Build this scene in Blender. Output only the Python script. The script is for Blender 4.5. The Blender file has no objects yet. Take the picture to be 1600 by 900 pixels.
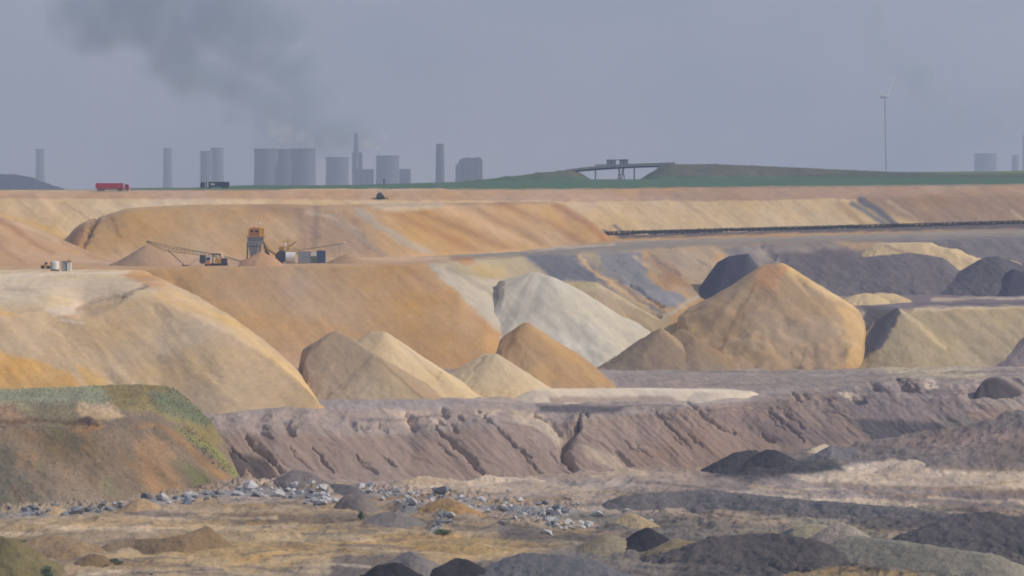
import bpy, bmesh, math, random
import numpy as np
from mathutils import Vector, Matrix

random.seed(7)
S = bpy.context.scene
COL = S.collection
F, CX, CY, YH = 6300.0, 800.0, 450.0, 291.0      # focal length, principal point, horizon row: 1600x900 frame
TH = math.atan((CY - YH) / F)
ct, st = math.cos(TH), math.sin(TH)

# ------------------------------------------------------------------ camera geometry (metres; the eye is at 0,0,0, the plain at about -2)
def W(px, py, Y):
    u = (np.asarray(px, float) - CX) / F; v = (CY - np.asarray(py, float)) / F
    k = Y / (ct + v * st)
    return u * k, Y + 0 * k, (-st + v * ct) * k
def Wp(px, py, Y):
    x, y, z = W(px, py, Y); return Vector((float(x), float(y), float(z)))
def proj(X, Y, Z):
    d = Y * ct - Z * st; h = Y * st + Z * ct
    return CX + F * X / d, CY - F * h / d

# ------------------------------------------------------------------ noise
_r = np.random.RandomState(11)
PERM = np.tile(_r.permutation(256), 3)
_g = _r.normal(size=(256, 3)); GRAD = _g / np.linalg.norm(_g, axis=1)[:, None]
def perlin(x, y, z):
    x, y, z = np.broadcast_arrays(np.asarray(x, float), np.asarray(y, float), np.asarray(z, float))
    xi, yi, zi = np.floor(x).astype(int), np.floor(y).astype(int), np.floor(z).astype(int)
    xf, yf, zf = x - xi, y - yi, z - zi
    xi &= 255; yi &= 255; zi &= 255
    f = lambda t: t * t * t * (t * (t * 6 - 15) + 10)
    u, v, w = f(xf), f(yf), f(zf)
    def g(a, b, c):
        G = GRAD[PERM[PERM[PERM[xi + a] + yi + b] + zi + c]]
        return G[..., 0] * (xf - a) + G[..., 1] * (yf - b) + G[..., 2] * (zf - c)
    L = lambda a, b, t: a + (b - a) * t
    return 1.5 * L(L(L(g(0,0,0), g(1,0,0), u), L(g(0,1,0), g(1,1,0), u), v),
                   L(L(g(0,0,1), g(1,0,1), u), L(g(0,1,1), g(1,1,1), u), v), w)
def fbm(x, y, z, o=4, r=0.5):
    s = 0; a = 1; f = 1
    for i in range(o):
        s = s + a * perlin(x * f + 17.3 * i, y * f + 5.1 * i, z * f + 9.7 * i); a *= r; f *= 2.03
    return s
def ridged(x, y, z, o=3):
    s = 0; a = 1; f = 1
    for i in range(o):
        s = s + a * (1 - 2 * np.abs(perlin(x * f + 3.1 * i, y * f, z * f + 7.7 * i))); a *= .5; f *= 2.1
    return s

# ------------------------------------------------------------------ tags and mesh helpers
def tag(o, label=None, cat=None, group=None, kind=None):
    if label: o['label'] = label
    if cat: o['category'] = cat
    if group: o['group'] = group
    if kind: o['kind'] = kind
    return o
def link(name, me, mat=None, parent=None):
    o = bpy.data.objects.new(name, me); COL.objects.link(o)
    if mat is not None: me.materials.append(mat)
    if parent: o.parent = parent
    return o
def empty(name, loc, label, cat, group=None, rz=0):
    o = bpy.data.objects.new(name, None); COL.objects.link(o); o.empty_display_size = 1
    o.location = loc; o.rotation_euler.z = rz
    return tag(o, label, cat, group)
def grid_mesh(name, V, nr, nc, col, mask=None):
    idx = np.arange(nr * nc).reshape(nr, nc)
    q = np.stack([idx[:-1, :-1], idx[:-1, 1:], idx[1:, 1:], idx[1:, :-1]], -1).reshape(-1, 4)
    if mask is not None:
        q = q[mask.reshape(-1)[q].any(1)]
        used = np.zeros(nr * nc, bool); used[q.ravel()] = True
        re = np.cumsum(used) - 1; V = V[used]; col = col[used]; q = re[q]
    me = bpy.data.meshes.new(name)
    me.vertices.add(len(V)); me.vertices.foreach_set('co', V.astype(np.float32).ravel())
    me.loops.add(q.size); me.loops.foreach_set('vertex_index', q.astype(np.int32).ravel())
    me.polygons.add(len(q)); me.polygons.foreach_set('loop_start', np.arange(0, q.size, 4, dtype=np.int32))
    me.polygons.foreach_set('loop_total', np.full(len(q), 4, np.int32))
    me.update(calc_edges=True)
    me.polygons.foreach_set('use_smooth', np.ones(len(q), bool))
    a = me.attributes.new('Col', 'FLOAT_COLOR', 'POINT')
    c4 = np.ones((len(V), 4), np.float32); c4[:, :3] = col; a.data.foreach_set('color', c4.ravel())
    me.validate()
    return me
class MB:
    """collects boxes, bars, tubes and lathes into one mesh"""
    def __init__(s): s.v = []; s.f = []
    def add(s, vs, fs):
        n = len(s.v); s.v += [tuple(v) for v in vs]; s.f += [tuple(i + n for i in f) for f in fs]; return s
    def box(s, c, d, rz=0, ry=0):
        M = Matrix.Rotation(rz, 3, 'Z') @ Matrix.Rotation(ry, 3, 'Y'); c = Vector(c)
        b = 0.06 * min(d)
        vs = [c + M @ Vector((sx * d[0] / 2, sy * d[1] / 2, sz * d[2] / 2)) for sz in (-1, 1) for sy in (-1, 1) for sx in (-1, 1)]
        return s.add(vs, [(0, 2, 3, 1), (4, 5, 7, 6), (0, 1, 5, 4), (2, 6, 7, 3), (0, 4, 6, 2), (1, 3, 7, 5)])
    def tube(s, a, b, r, r2=None, n=8, cap=True):
        a, b = Vector(a), Vector(b); r2 = r if r2 is None else r2
        d = (b - a).normalized(); t = Vector((0, 0, 1)) if abs(d.z) < .9 else Vector((1, 0, 0))
        u = d.cross(t).normalized(); w = d.cross(u)
        vs = []
        for p, q in ((a, r), (b, r2)):
            for i in range(n):
                an = 2 * math.pi * i / n; vs.append(p + (u * math.cos(an) + w * math.sin(an)) * q)
        fs = [(i, (i + 1) % n, n + (i + 1) % n, n + i) for i in range(n)]
        if cap: fs += [tuple(range(n))[::-1], tuple(range(n, 2 * n))]
        return s.add(vs, fs)
    def bar(s, a, b, w, h=None):
        a, b = Vector(a), Vector(b); h = h or w; d = (b - a).normalized()
        t = Vector((0, 0, 1)) if abs(d.z) < .95 else Vector((0, 1, 0))
        u = d.cross(t).normalized() * w / 2; v = u.normalized().cross(d) * h / 2
        vs = [p + i * u + j * v for p in (a, b) for i, j in ((-1, -1), (1, -1), (1, 1), (-1, 1))]
        return s.add(vs, [(0, 1, 2, 3), (7, 6, 5, 4), (0, 4, 5, 1), (1, 5, 6, 2), (2, 6, 7, 3), (3, 7, 4, 0)])
    def lathe(s, prof, c=(0, 0, 0), n=40, cap=True):
        c = Vector(c); vs = []
        for r, z in prof:
            for i in range(n):
                an = 2 * math.pi * i / n; vs.append(c + Vector((r * math.cos(an), r * math.sin(an), z)))
        fs = [(k * n + i, k * n + (i + 1) % n, (k + 1) * n + (i + 1) % n, (k + 1) * n + i) for k in range(len(prof) - 1) for i in range(n)]
        if cap: fs += [tuple(range(n))[::-1], tuple(range((len(prof) - 1) * n, len(prof) * n))]
        return s.add(vs, fs)
    def prism(s, poly, y0, y1):
        """outline in x,z pushed through from y0 to y1"""
        n = len(poly); vs = [(x, y0, z) for x, z in poly] + [(x, y1, z) for x, z in poly]
        return s.add(vs, [tuple(range(n)), tuple(range(n, 2 * n))[::-1]] + [(i, n + i, n + (i + 1) % n, (i + 1) % n) for i in range(n)])
    def build(s, name, mat, parent=None, loc=None, smooth=False, bevel=0):
        me = bpy.data.meshes.new(name); me.from_pydata(s.v, [], s.f); me.update()
        bm = bmesh.new(); bm.from_mesh(me); bmesh.ops.recalc_face_normals(bm, faces=bm.faces)
        if bevel: bmesh.ops.bevel(bm, geom=bm.edges[:], offset=bevel, segments=2, affect='EDGES', clamp_overlap=True)
        bm.to_mesh(me); bm.free()
        if smooth: me.polygons.foreach_set('use_smooth', np.ones(len(me.polygons), bool))
        o = link(name, me, mat, parent)
        if loc is not None: o.location = loc
        return o

# ------------------------------------------------------------------ colours
def lin(c):
    c = np.asarray(c, float) / 255.0
    return np.where(c <= .04045, c / 12.92, ((c + .055) / 1.055) ** 2.4)
GAIN = 1.2
def alb(c, Y=1300):
    """reflectance of a soil whose colour was read off the picture at distance Y: the air's share removed"""
    T = math.exp(-HAZE * .8 * Y); h = lin((150, 158, 176))
    r = (lin(c) - (1 - T) * h * 0.8) / T
    r = r * GAIN; g = (r * np.array([.3, .55, .15])).sum(-1, keepdims=True); r = g + (r - g) * .86
    return np.clip(r, 0.02, 0.85)
HAZE = 1.15e-4

# ------------------------------------------------------------------ painting soils (world-space attribute, by where each soil was tipped)
def seg_dist(px, py, pts):
    d = np.full(px.shape, 1e9); t_all = np.zeros(px.shape)
    for i in range(len(pts) - 1):
        ax, ay = pts[i][:2]; bx, by = pts[i + 1][:2]
        dx, dy = bx - ax, by - ay; L = dx * dx + dy * dy + 1e-9
        t = np.clip(((px - ax) * dx + (py - ay) * dy) / L, 0, 1)
        q = np.hypot(px - ax - t * dx, py - ay - t * dy)
        m = q < d; d = np.where(m, q, d); t_all = np.where(m, i + t, t_all)
    return d, t_all
def in_poly(px, py, P):
    ins = np.zeros(px.shape, bool)
    for i in range(len(P)):
        (x0, y0), (x1, y1) = P[i], P[(i + 1) % len(P)]
        if y0 == y1: continue
        c = ((y0 > py) != (y1 > py)) & (px < (x1 - x0) * (py - y0) / (y1 - y0) + x0)
        ins ^= c
    return ins
def paint(col, px, py, X, Y, Z, items, warp=6.0):
    wx = px + warp * fbm(X / 9, Y / 14, Z / 5, 4, .6); wy = py + warp * .5 * fbm(X / 9 + 40, Y / 14, Z / 5, 4, .6)
    for it in items:
        kind, pts, c, soft = it[:4]; st_ = it[4] if len(it) > 4 else 1.0
        xs = [p[0] for p in pts]; ys = [p[1] for p in pts]; m = soft * 3 + 12 + warp
        sel = (px > min(xs) - m) & (px < max(xs) + m) & (py > min(ys) - m) & (py < max(ys) + m)
        if not sel.any(): continue
        a, b = wx[sel], wy[sel]
        if kind == 'P':
            d, _ = seg_dist(a, b, list(pts) + [pts[0]]); d = np.where(in_poly(a, b, pts), -d, d)
        else:
            d, _ = seg_dist(a, b, pts); d = d - kind
        w = np.clip(.5 - d / (2 * soft), 0, 1) * st_; w = w * w * (3 - 2 * w)
        cc = alb(c, float(np.mean(Y[sel])))
        col[sel] = col[sel] * (1 - w[:, None]) + cc * w[:, None]
    return col

# ------------------------------------------------------------------ ground material: soil colour x tipping streaks x mottling, with bump
def ground_mat(name, grain=.10, k=1.25, streak=.22, mott=.18, bump=.35, across=.35, along=.03, fine=.8, bdist=.6):
    m = bpy.data.materials.new(name); m.use_nodes = True; nt = m.node_tree; N = nt.nodes; L = nt.links
    bs = N['Principled BSDF']; bs.inputs['Roughness'].default_value = .95
    bs.inputs['Specular IOR Level'].default_value = .1
    at = N.new('ShaderNodeAttribute'); at.attribute_name = 'Col'
    ge = N.new('ShaderNodeNewGeometry'); sp = N.new('ShaderNodeSeparateXYZ'); L.new(ge.outputs['Position'], sp.inputs[0])
    def mth(op, a, b=None, c=None):
        n = N.new('ShaderNodeMath'); n.operation = op
        for i, q in enumerate((a, b, c)):
            if q is None: continue
            if isinstance(q, (int, float)): n.inputs[i].default_value = q
            else: L.new(q, n.inputs[i])
        return n.outputs[0]
    c_ = mth('MULTIPLY', mth('ADD', sp.outputs['X'], mth('MULTIPLY', sp.outputs['Z'], k)), across)
    s_ = mth('MULTIPLY', mth('SUBTRACT', sp.outputs['X'], mth('MULTIPLY', sp.outputs['Z'], 1 / max(k, .3))), along)
    cb = N.new('ShaderNodeCombineXYZ'); L.new(c_, cb.inputs[0]); L.new(s_, cb.inputs[1]); L.new(mth('MULTIPLY', sp.outputs['Y'], .02), cb.inputs[2])
    def noise(vec, sc, det=5, ro=.6):
        n = N.new('ShaderNodeTexNoise'); n.inputs['Scale'].default_value = sc; n.inputs['Detail'].default_value = det
        n.inputs['Roughness'].default_value = ro; L.new(vec, n.inputs['Vector']); return n.outputs['Fac']
    n1 = noise(cb.outputs[0], 1.0); n2 = noise(ge.outputs['Position'], .045, 6, .62); n3 = noise(ge.outputs['Position'], fine, 4, .65)
    def rng(f, amp):
        r = N.new('ShaderNodeMapRange'); r.inputs[1].default_value = .3; r.inputs[2].default_value = .7
        r.inputs[3].default_value = 1 - amp; r.inputs[4].default_value = 1 + amp; L.new(f, r.inputs[0]); return r.outputs[0]
    f = mth('MULTIPLY', mth('MULTIPLY', rng(n1, streak), rng(n2, mott)), rng(n3, mott * .6))
    f = mth('MULTIPLY', f, rng(noise(ge.outputs['Position'], 2.6, 3, .7), grain))
    vm = N.new('ShaderNodeVectorMath'); vm.operation = 'SCALE'; L.new(at.outputs['Color'], vm.inputs[0]); L.new(f, vm.inputs['Scale'])
    # slight hue drift (iron staining)
    n4 = noise(ge.outputs['Position'], .02, 5, .6)
    hs = N.new('ShaderNodeHueSaturation'); L.new(vm.outputs[0], hs.inputs['Color'])
    L.new(mth('ADD', mth('MULTIPLY', n4, .9), .55), hs.inputs['Saturation']); L.new(hs.outputs[0], bs.inputs['Base Color'])
    b1 = N.new('ShaderNodeBump'); b1.inputs['Strength'].default_value = bump; b1.inputs['Distance'].default_value = bdist
    L.new(mth('ADD', mth('MULTIPLY', n3, .6), n1), b1.inputs['Height']); L.new(b1.outputs[0], bs.inputs['Normal'])
    return m
def plain_mat(name, c, rough=.6, metal=0, var=.12, sc=.6, emis=None):
    m = bpy.data.materials.new(name); m.use_nodes = True; nt = m.node_tree; N = nt.nodes; L = nt.links
    bs = N['Principled BSDF']; bs.inputs['Roughness'].default_value = rough; bs.inputs['Metallic'].default_value = metal
    tc = N.new('ShaderNodeTexCoord'); n = N.new('ShaderNodeTexNoise'); n.inputs['Scale'].default_value = sc; n.inputs['Detail'].default_value = 5
    L.new(tc.outputs['Object'], n.inputs['Vector'])
    r = N.new('ShaderNodeMapRange'); r.inputs[1].default_value = .3; r.inputs[2].default_value = .7; r.inputs[3].default_value = 1 - var; r.inputs[4].default_value = 1 + var
    L.new(n.outputs['Fac'], r.inputs[0])
    vm = N.new('ShaderNodeVectorMath'); vm.operation = 'SCALE'; vm.inputs[0].default_value = c; L.new(r.outputs[0], vm.inputs['Scale'])
    L.new(vm.outputs[0], bs.inputs['Base Color'])
    return m

# ------------------------------------------------------------------ terrain sheets
def cols(fine0, fine1, step=1.7, wings=True):
    c = np.arange(fine0, fine1 + step, step)
    if wings:
        w = np.array([15, 35, 70, 130, 230, 400, 700, 1200, 2200, 4000, 7500, 13000, 20000.])
        c = np.concatenate([(fine0 - w)[::-1], c, c[-1] + w])
    return c
def knots(k, px):
    k = sorted(k); x = [a[0] for a in k]
    return np.interp(px, x, [a[1] for a in k]), np.interp(px, x, [a[2] for a in k])
def smooth_ax(A, ax, n):
    if n < 1: return A
    k = np.ones(2 * n + 1); k = np.convolve(k, k); k /= k.sum(); h = len(k) // 2
    P = np.take(A, np.clip(np.arange(-h, A.shape[ax] + h), 0, A.shape[ax] - 1), axis=ax)
    out = 0
    for i, w in enumerate(k): out = out + w * np.take(P, np.arange(i, i + A.shape[ax]), axis=ax)
    return out
SHEETS = {}
def sheet(name, lines, rows, px, base_col, items, mat, disp, carve=(), sm=2, smc=3, warp=6, mask_fn=None):
    """lines: near to far, each a list of (px, py, Y) knots; rows between lines; disp(X,Y,Z,px,py,slope)->(dY,dZ)"""
    ys, zs = [], []
    for ln in lines:
        py, Yv = knots(ln, px); _, _, z = W(px, py, Yv); ys.append(Yv); zs.append(z)
    Yr, Zr = [], []
    for i, n in enumerate(rows):
        t = (np.arange(n) / n)[:, None]
        Yr.append(ys[i] * (1 - t) + ys[i + 1] * t); Zr.append(zs[i] * (1 - t) + zs[i + 1] * t)
    Yr.append(ys[-1][None]); Zr.append(zs[-1][None])
    Y = np.concatenate(Yr); Z = np.concatenate(Zr)
    if sm: Y[1:-1] = smooth_ax(Y, 0, sm)[1:-1]; Z[1:-1] = smooth_ax(Z, 0, sm)[1:-1]
    if smc:
        Y = smooth_ax(Y, 1, smc); Z = smooth_ax(Z, 1, smc)
    PX = np.broadcast_to(px, Y.shape); X = (PX - CX) / F * (Y * ct - Z * st)
    dZ = np.gradient(Z, axis=0); dY = np.gradient(Y, axis=0); slope = np.clip(np.abs(dZ) / (np.abs(dY) + np.abs(dZ) + 1e-6) * 2.2, 0, 1)
    p0, q0 = proj(X, Y, Z)
    dy, dz = disp(X, Y, Z, p0, q0, slope)
    Y = Y + dy; Z = Z + dz
    p, q = proj(X, Y, Z)
    for pts, wd, dep in carve:                                   # gullies and cracks cut into the bank
        xs = [a[0] for a in pts]; yv = [a[1] for a in pts]
        sel = (p0 > min(xs) - 30) & (p0 < max(xs) + 30) & (q0 > min(yv) - 30) & (q0 < max(yv) + 30)
        if not sel.any(): continue
        a = p0[sel] + 5 * fbm(X[sel] / 3, Y[sel] / 3, Z[sel] / 3, 3); b = q0[sel] + 3 * fbm(X[sel] / 3 + 9, Y[sel] / 3, Z[sel] / 3, 3)
        d, t = seg_dist(a, b, pts); t = t / (len(pts) - 1)
        w = np.exp(-(d / (wd * (.6 + .7 * np.sin(np.pi * np.clip(t, .03, .97))))) ** 2)
        Z[sel] -= dep * w
    col = np.empty(X.shape + (3,)); col[:] = alb(base_col, float(np.median(Y)))
    p, q = proj(X, Y, Z); col = paint(col, p, q, X, Y, Z, items, warp)
    V = np.stack([X, Y, Z], -1).reshape(-1, 3)
    mask = None
    if mask_fn is not None: mask = mask_fn(X, Y, Z, p, q)
    me = grid_mesh(name, V, X.shape[0], X.shape[1], col.reshape(-1, 3), mask)
    o = link(name, me, mat)
    SHEETS[name] = (px, X, Y, Z, q)
    return o
def at(name, px, py):
    """ground point of a sheet seen at px,py"""
    P, X, Y, Z, Q = SHEETS[name]; j = int(np.argmin(np.abs(P - px))); c = Q[:, j]
    k = np.where(c <= py)[0]; i = k[0] if len(k) else len(c) - 1
    return Vector((float(X[i, j]), float(Y[i, j]), float(Z[i, j])))
def zat(name, x, y):
    P, X, Y, Z, Q = SHEETS[name]; d0 = y * ct
    j = int(np.argmin(np.abs(P - (CX + F * x / (y * 1.0))))); i = int(np.argmin(np.abs(Y[:, j] - y)))
    return float(Z[i, j])

# ------------------------------------------------------------------ heaps: soil tipped at its angle of repose from a crest line
def heap(name, ridge, base_z, label, c, slope=.66, facets=(), fw=.6, R=None, cut=1.8, res=.42, items=(), mat=None, cat='spoil heap',
         group=None, r0=.6, rough=.5, flute=.3, kmul=1.0, warp=5, flat=0, keep=6, foot=None):
    pts = [Wp(*p) for p in ridge]
    zt = max(p.z for p in pts); H = zt - base_z
    ext = (R * 1.15 if R else H / slope * 1.15) + 2 + flat
    x0 = min(p.x for p in pts) - ext; x1 = max(p.x for p in pts) + ext; y0 = min(p.y for p in pts) - ext; y1 = max(p.y for p in pts) + ext
    xs = np.arange(x0, x1, res); ysv = np.arange(y0, y1, res)
    X, Y = np.meshgrid(xs, ysv)
    Z = np.full(X.shape, -1e9)
    wob = 1 + .10 * fbm(X / 17, Y / 17, zt, 3)
    segs = [(pts[i], pts[i + 1]) for i in range(len(pts) - 1)] or [(pts[0], pts[0] + Vector((.01, 0, 0)))]
    rmin = np.full(X.shape, 1e9)
    for a, b in segs:
        dx, dy = b.x - a.x, b.y - a.y; L = dx * dx + dy * dy
        t = np.clip(((X - a.x) * dx + (Y - a.y) * dy) / L, 0, 1)
        ex, ey = X - a.x - t * dx, Y - a.y - t * dy
        r = np.hypot(ex, ey)
        if facets:
            g = np.max([math.cos(math.radians(f)) * ex + math.sin(math.radians(f)) * ey for f in facets], axis=0)
            rr = (1 - fw) * r + fw * np.maximum(g, .35 * r)
        else: rr = r
        rr = np.sqrt((np.maximum(rr - flat, 0) * wob) ** 2 + r0 * r0) - r0
        z = a.z + t * (b.z - a.z) - slope * kmul * rr
        Z = np.maximum(Z, z); rmin = np.minimum(rmin, r)
    ang = np.arctan2(Y - pts[0].y, X - pts[0].x)
    tt = np.clip((zt - Z) / max(H, 1), 0, 1)
    Z = Z + flute * .4 * (.1 + tt) * fbm(np.cos(ang) * 5, np.sin(ang) * 5, rmin / 25, 4, .6) + rough * .35 * (1 + 1.2 * tt ** 4) * fbm(X / 3.5, Y / 3.5, Z / 3.5, 5, .6) + .14 * tt ** .5 * ridged((ang + .25 * fbm(X / 9, Y / 9, 1, 3)) * 9, rmin / 22, zt, 3) * (rough > .2)
    if foot:                                                       # undercut outline: centre px, centre Y, radii, in metres
        fx = float(W(foot[0], 500, foot[1])[0]); e = np.hypot((X - fx) / foot[2], (Y - foot[1]) / foot[3])
        R = min(foot[2], foot[3]); rcut = e * R
    else: rcut = rmin
    if R:
        Rw = R * (1 + .10 * fbm(np.cos(ang) * 1.5 + 5, np.sin(ang) * 1.5, zt, 3))
        Zc = base_z + (Rw - rcut) * cut
        h = np.clip(.5 + .5 * (Zc - Z) / 2.5, 0, 1); Z = Zc * (1 - h) + Z * h - 2.5 * h * (1 - h) * .5
    p, q = proj(X, Y, Z)
    col = np.empty(X.shape + (3,)); col[:] = alb(c, float(Y.mean()))
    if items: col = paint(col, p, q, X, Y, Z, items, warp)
    org = Vector((pts[0].x, pts[0].y, base_z))
    V = np.stack([X - org.x, Y - org.y, np.maximum(Z, base_z - keep) - org.z], -1).reshape(-1, 3)
    me = grid_mesh(name, V, X.shape[0], X.shape[1], col.reshape(-1, 3), Z > base_z - keep)
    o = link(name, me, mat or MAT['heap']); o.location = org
    tag(o, label, cat, group)
    return o

def fheap(name, crest, base_py, label, c, slope=.55, sheet_='pit_floor', sink=1.2, **kw):
    """heap on a sheet: crest given by its outline, foot where its front meets the ground"""
    mid = crest[len(crest) // 2]; gp = at(sheet_, mid[0], base_py); Yc = gp.y
    for _ in range(6):
        zc = float(W(mid[0], mid[1], Yc)[2]); Yc = gp.y + max(zc - gp.z, .3) / slope
    r = [(p[0], p[1], Yc + (p[2] if len(p) > 2 else 0)) for p in crest]
    kw.setdefault('flute', .15); kw.setdefault('keep', 1.0); kw.setdefault('mat', MAT['lump'])
    return heap(name, r, gp.z - sink, label, c, slope=slope, **kw)
MAT = {}
MAT['floor'] = ground_mat('pit_floor_soil', grain=.22, k=0.0, streak=.22, mott=.20, bump=.8, across=.03, along=.0, fine=.5, bdist=1.0)
MAT['bank'] = ground_mat('purple_spoil', grain=.12, k=1.1, streak=.15, mott=.12, bump=.5, across=.5, along=.03, fine=.6)
MAT['dune'] = ground_mat('tan_sand', k=1.15, streak=.10, mott=.10, bump=.3, across=.25, along=.02, fine=.5)
MAT['face'] = ground_mat('orange_sand', k=1.1, streak=.09, mott=.10, bump=.3, across=.22, along=.02, fine=.5)
MAT['upper'] = ground_mat('upper_sand', k=1.25, streak=.08, mott=.08, bump=.2, across=.16, along=.012, fine=.35)
MAT['lump'] = ground_mat('loose_soil', grain=.18, k=.5, streak=.06, mott=.22, bump=.7, across=.2, along=.1, fine=.7, bdist=1)
MAT['heap'] = ground_mat('heap_sand', k=1.0, streak=.10, mott=.07, bump=.25, across=.3, along=.03, fine=.6)
MAT['rubble'] = ground_mat('dark_rubble', k=0.6, streak=.18, mott=.35, bump=.9, across=.25, along=.1, fine=.9, bdist=1.2)
MAT['mound'] = ground_mat('weedy_soil', grain=.2, k=1.1, streak=.10, mott=.26, bump=.8, across=.3, along=.05, fine=.8)

def K(px, z, Y):
    _, q = proj(0, Y, z); return (px, float(q), Y)
def L(Y, *pp):                       # a line at one distance: (px, py), ...
    return [(a, b, Y) for a, b in pp]
def mk_disp(corr, lam, k, rough, rl, oct_=4, ridge=0, rlam=10, al=8):
    def d(X, Y, Z, px, py, s):
        c = X + k * Z
        a = fbm(c / lam, (X - Z) / (lam * al), Y / 80, 4, .55)
        dy = -corr * a * s
        dz = rough * fbm(X / rl, Y / rl, Z / rl, oct_, .55)
        if ridge: dz = dz + ridge * (ridged(X / rlam, Y / (rlam * 1.6), 0, 3) - .6) * (1 - s * .7)
        return dy, dz
    return d

# =================================================================== 1. pit floor
RUBBLE = [([(-20, 806), (60, 803), (120, 799), (160, 796)], 7, 1.3), ([(190, 792), (240, 783), (300, 776), (385, 768)], 8, 1.5), ([(375, 766), (430, 768), (480, 772), (515, 778)], 9, 1.5),
          ([(560, 768), (620, 772), (690, 776)], 5, 1), ([(625, 795), (660, 792), (700, 800), (680, 828)], 12, 1.2), ([(710, 785), (760, 788), (800, 795), (840, 800), (900, 795)], 12, 1.2), ([(780, 818), (860, 818)], 8, .6)]
RUBBLE_P = RUBBLE[:6]
foot = [(-300, 752, 1145), (340, 752, 1147), (440, 757, 1144), (640, 752, 1147), (740, 750, 1149), (880, 744, 1152), (1000, 732, 1156), (1100, 737, 1154),
        (1200, 718, 1158), (1300, 697, 1160), (1400, 688, 1162), (1500, 668, 1165), (1600, 645, 1170), (1700, 638, 1172)]
def floor_disp(X, Y, Z, px, py, s):
    w = np.clip((Y - 300) / 300, 0, 1) * np.clip((px + 900) / 500, .5, 1)
    r = fbm(X / 22, Y / 34, 0, 5, .55) * 1.15
    rt = np.clip((px - 820) / 250, 0, 1) * np.clip((py - 745) / 30, 0, 1) + np.clip((px - 1180) / 150, 0, 1) * np.clip((py - 640) / 25, 0, 1)*.8
    rt = np.clip(rt, 0, 1) * (1 - .85 * np.exp(-((py - 758 - (px - 1400) * .04) / 34) ** 2) * (px > 1000))
    r = r + rt * (.9 * ridged(X / 13, Y / 26, 3, 4) - .6) + .7 * ridged(X / 11, Y / 24, 8, 4)
    for pts, wd, hh in RUBBLE:
        d, t = seg_dist(px, py, pts); b = np.exp(-(d / wd) ** 2); r = r + b * (hh * (.8 + .6 * fbm(X / 5, Y / 5, 2, 3)) + .9 * fbm(X / 1.3, Y / 1.6, 2, 3))
    r = r + rt * .5 * fbm(X / 2.2, Y / 3, 0, 3) + .12 * fbm(X / 2, Y / 3, 4, 3)
    return 0, r * w
fl = [
 ('P', [(-200, 800), (400, 765), (900, 800), (900, 960), (-200, 960)], (160, 138, 110), 12),
 ('P', [(340, 745), (1000, 730), (1250, 745), (1240, 800), (800, 815), (560, 790), (350, 790)], (158, 140, 126), 10),
 ('P', [(640, 745), (820, 742), (1000, 735), (1060, 755), (900, 775), (700, 770)], (172, 152, 130), 7),
 ('P', [(850, 740), (1010, 734), (1240, 752), (1400, 790), (1500, 805), (1480, 815), (1250, 790), (1020, 765), (860, 770)], (160, 142, 128), 7),
 ('P', [(-50, 825), (120, 815), (400, 812), (480, 830), (330, 850), (100, 850)], (158, 136, 108), 8),
 ('P', [(300, 830), (480, 815), (680, 835), (900, 850), (700, 880), (540, 900), (250, 905), (200, 870)], (166, 141, 102), 9),
 ('P', [(330, 805), (560, 800), (700, 815), (560, 822), (380, 822)], (120, 106, 92), 6),
 ('P', [(640, 850), (920, 843), (960, 858), (800, 870), (640, 872)], (158, 134, 98), 6),
 ('P', [(520, 865), (660, 862), (680, 905), (510, 905)], (116, 104, 94), 6),
 ('P', [(860, 800), (1000, 800), (1300, 830), (1560, 850), (1700, 860), (1700, 960), (780, 960), (680, 905), (800, 872), (900, 850), (1000, 838)], (116, 109, 103), 8),
 ('P', [(780, 815), (960, 838), (930, 850), (780, 842)], (106, 97, 90), 5),
 ('P', [(960, 770), (1100, 766), (1300, 785), (1500, 803), (1700, 810), (1700, 830), (1400, 830), (1150, 800), (980, 783)], (100, 94, 92), 6),
 ('P', [(1100, 735), (1200, 705), (1330, 690), (1480, 655), (1600, 635), (1750, 630), (1750, 735), (1400, 730), (1240, 752), (1120, 755)], (124, 114, 109), 9),
 ('P', [(1370, 690), (1480, 675), (1600, 668), (1700, 668), (1600, 690), (1450, 703)], (134, 118, 112), 7),
 ('P', [(1230, 742), (1400, 718), (1470, 735), (1760, 742), (1760, 770), (1400, 758), (1260, 752)], (190, 170, 146), 4),
 ('P', [(1100, 745), (1240, 752), (1400, 765), (1760, 775), (1760, 800), (1550, 795), (1300, 780), (1120, 765)], (140, 126, 120), 6),
 ('P', [(1130, 765), (1300, 778), (1450, 785), (1490, 800), (1470, 810), (1300, 790), (1120, 776)], (182, 162, 140), 4),
 ('P', [(1130, 725), (1300, 715), (1320, 735), (1180, 748), (1120, 745)], (84, 82, 84), 7),
 ('P', [(1240, 812), (1300, 815), (1400, 840), (1555, 862), (1540, 880), (1380, 880), (1280, 850), (1240, 835)], (130, 124, 106), 6),
 ('P', [(1060, 850), (1250, 850), (1330, 880), (1300, 905), (1050, 905)], (92, 89, 89), 14, .8),
 ('P', [(1230, 893), (1330, 886), (1430, 893), (1440, 915), (1220, 915)], (146, 126, 96), 4),
 ('P', [(840, 893), (950, 893), (980, 910), (830, 910)], (152, 128, 92), 4),
 ('P', [(-60, 838), (60, 845), (90, 905), (-60, 910)], (96, 98, 72), 8),
 (5, [(100, 822), (300, 828), (460, 822)], (176, 152, 120), 4),
 (4, [(150, 868), (280, 872), (400, 880), (560, 862)], (178, 152, 112), 4),
 (4, [(350, 885), (500, 850), (720, 838)], (186, 150, 96), 4),
 (4, [(860, 808), (1100, 820), (1300, 842), (1400, 866)], (122, 114, 104), 5),
 (4, [(1330, 855), (1420, 868), (1540, 874)], (140, 134, 118), 4),
]
for pts, wd, hh in RUBBLE_P: fl.append((wd * .7, pts, (128, 128, 130), 4, .75))
_rs = np.random.RandomState(5)
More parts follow.
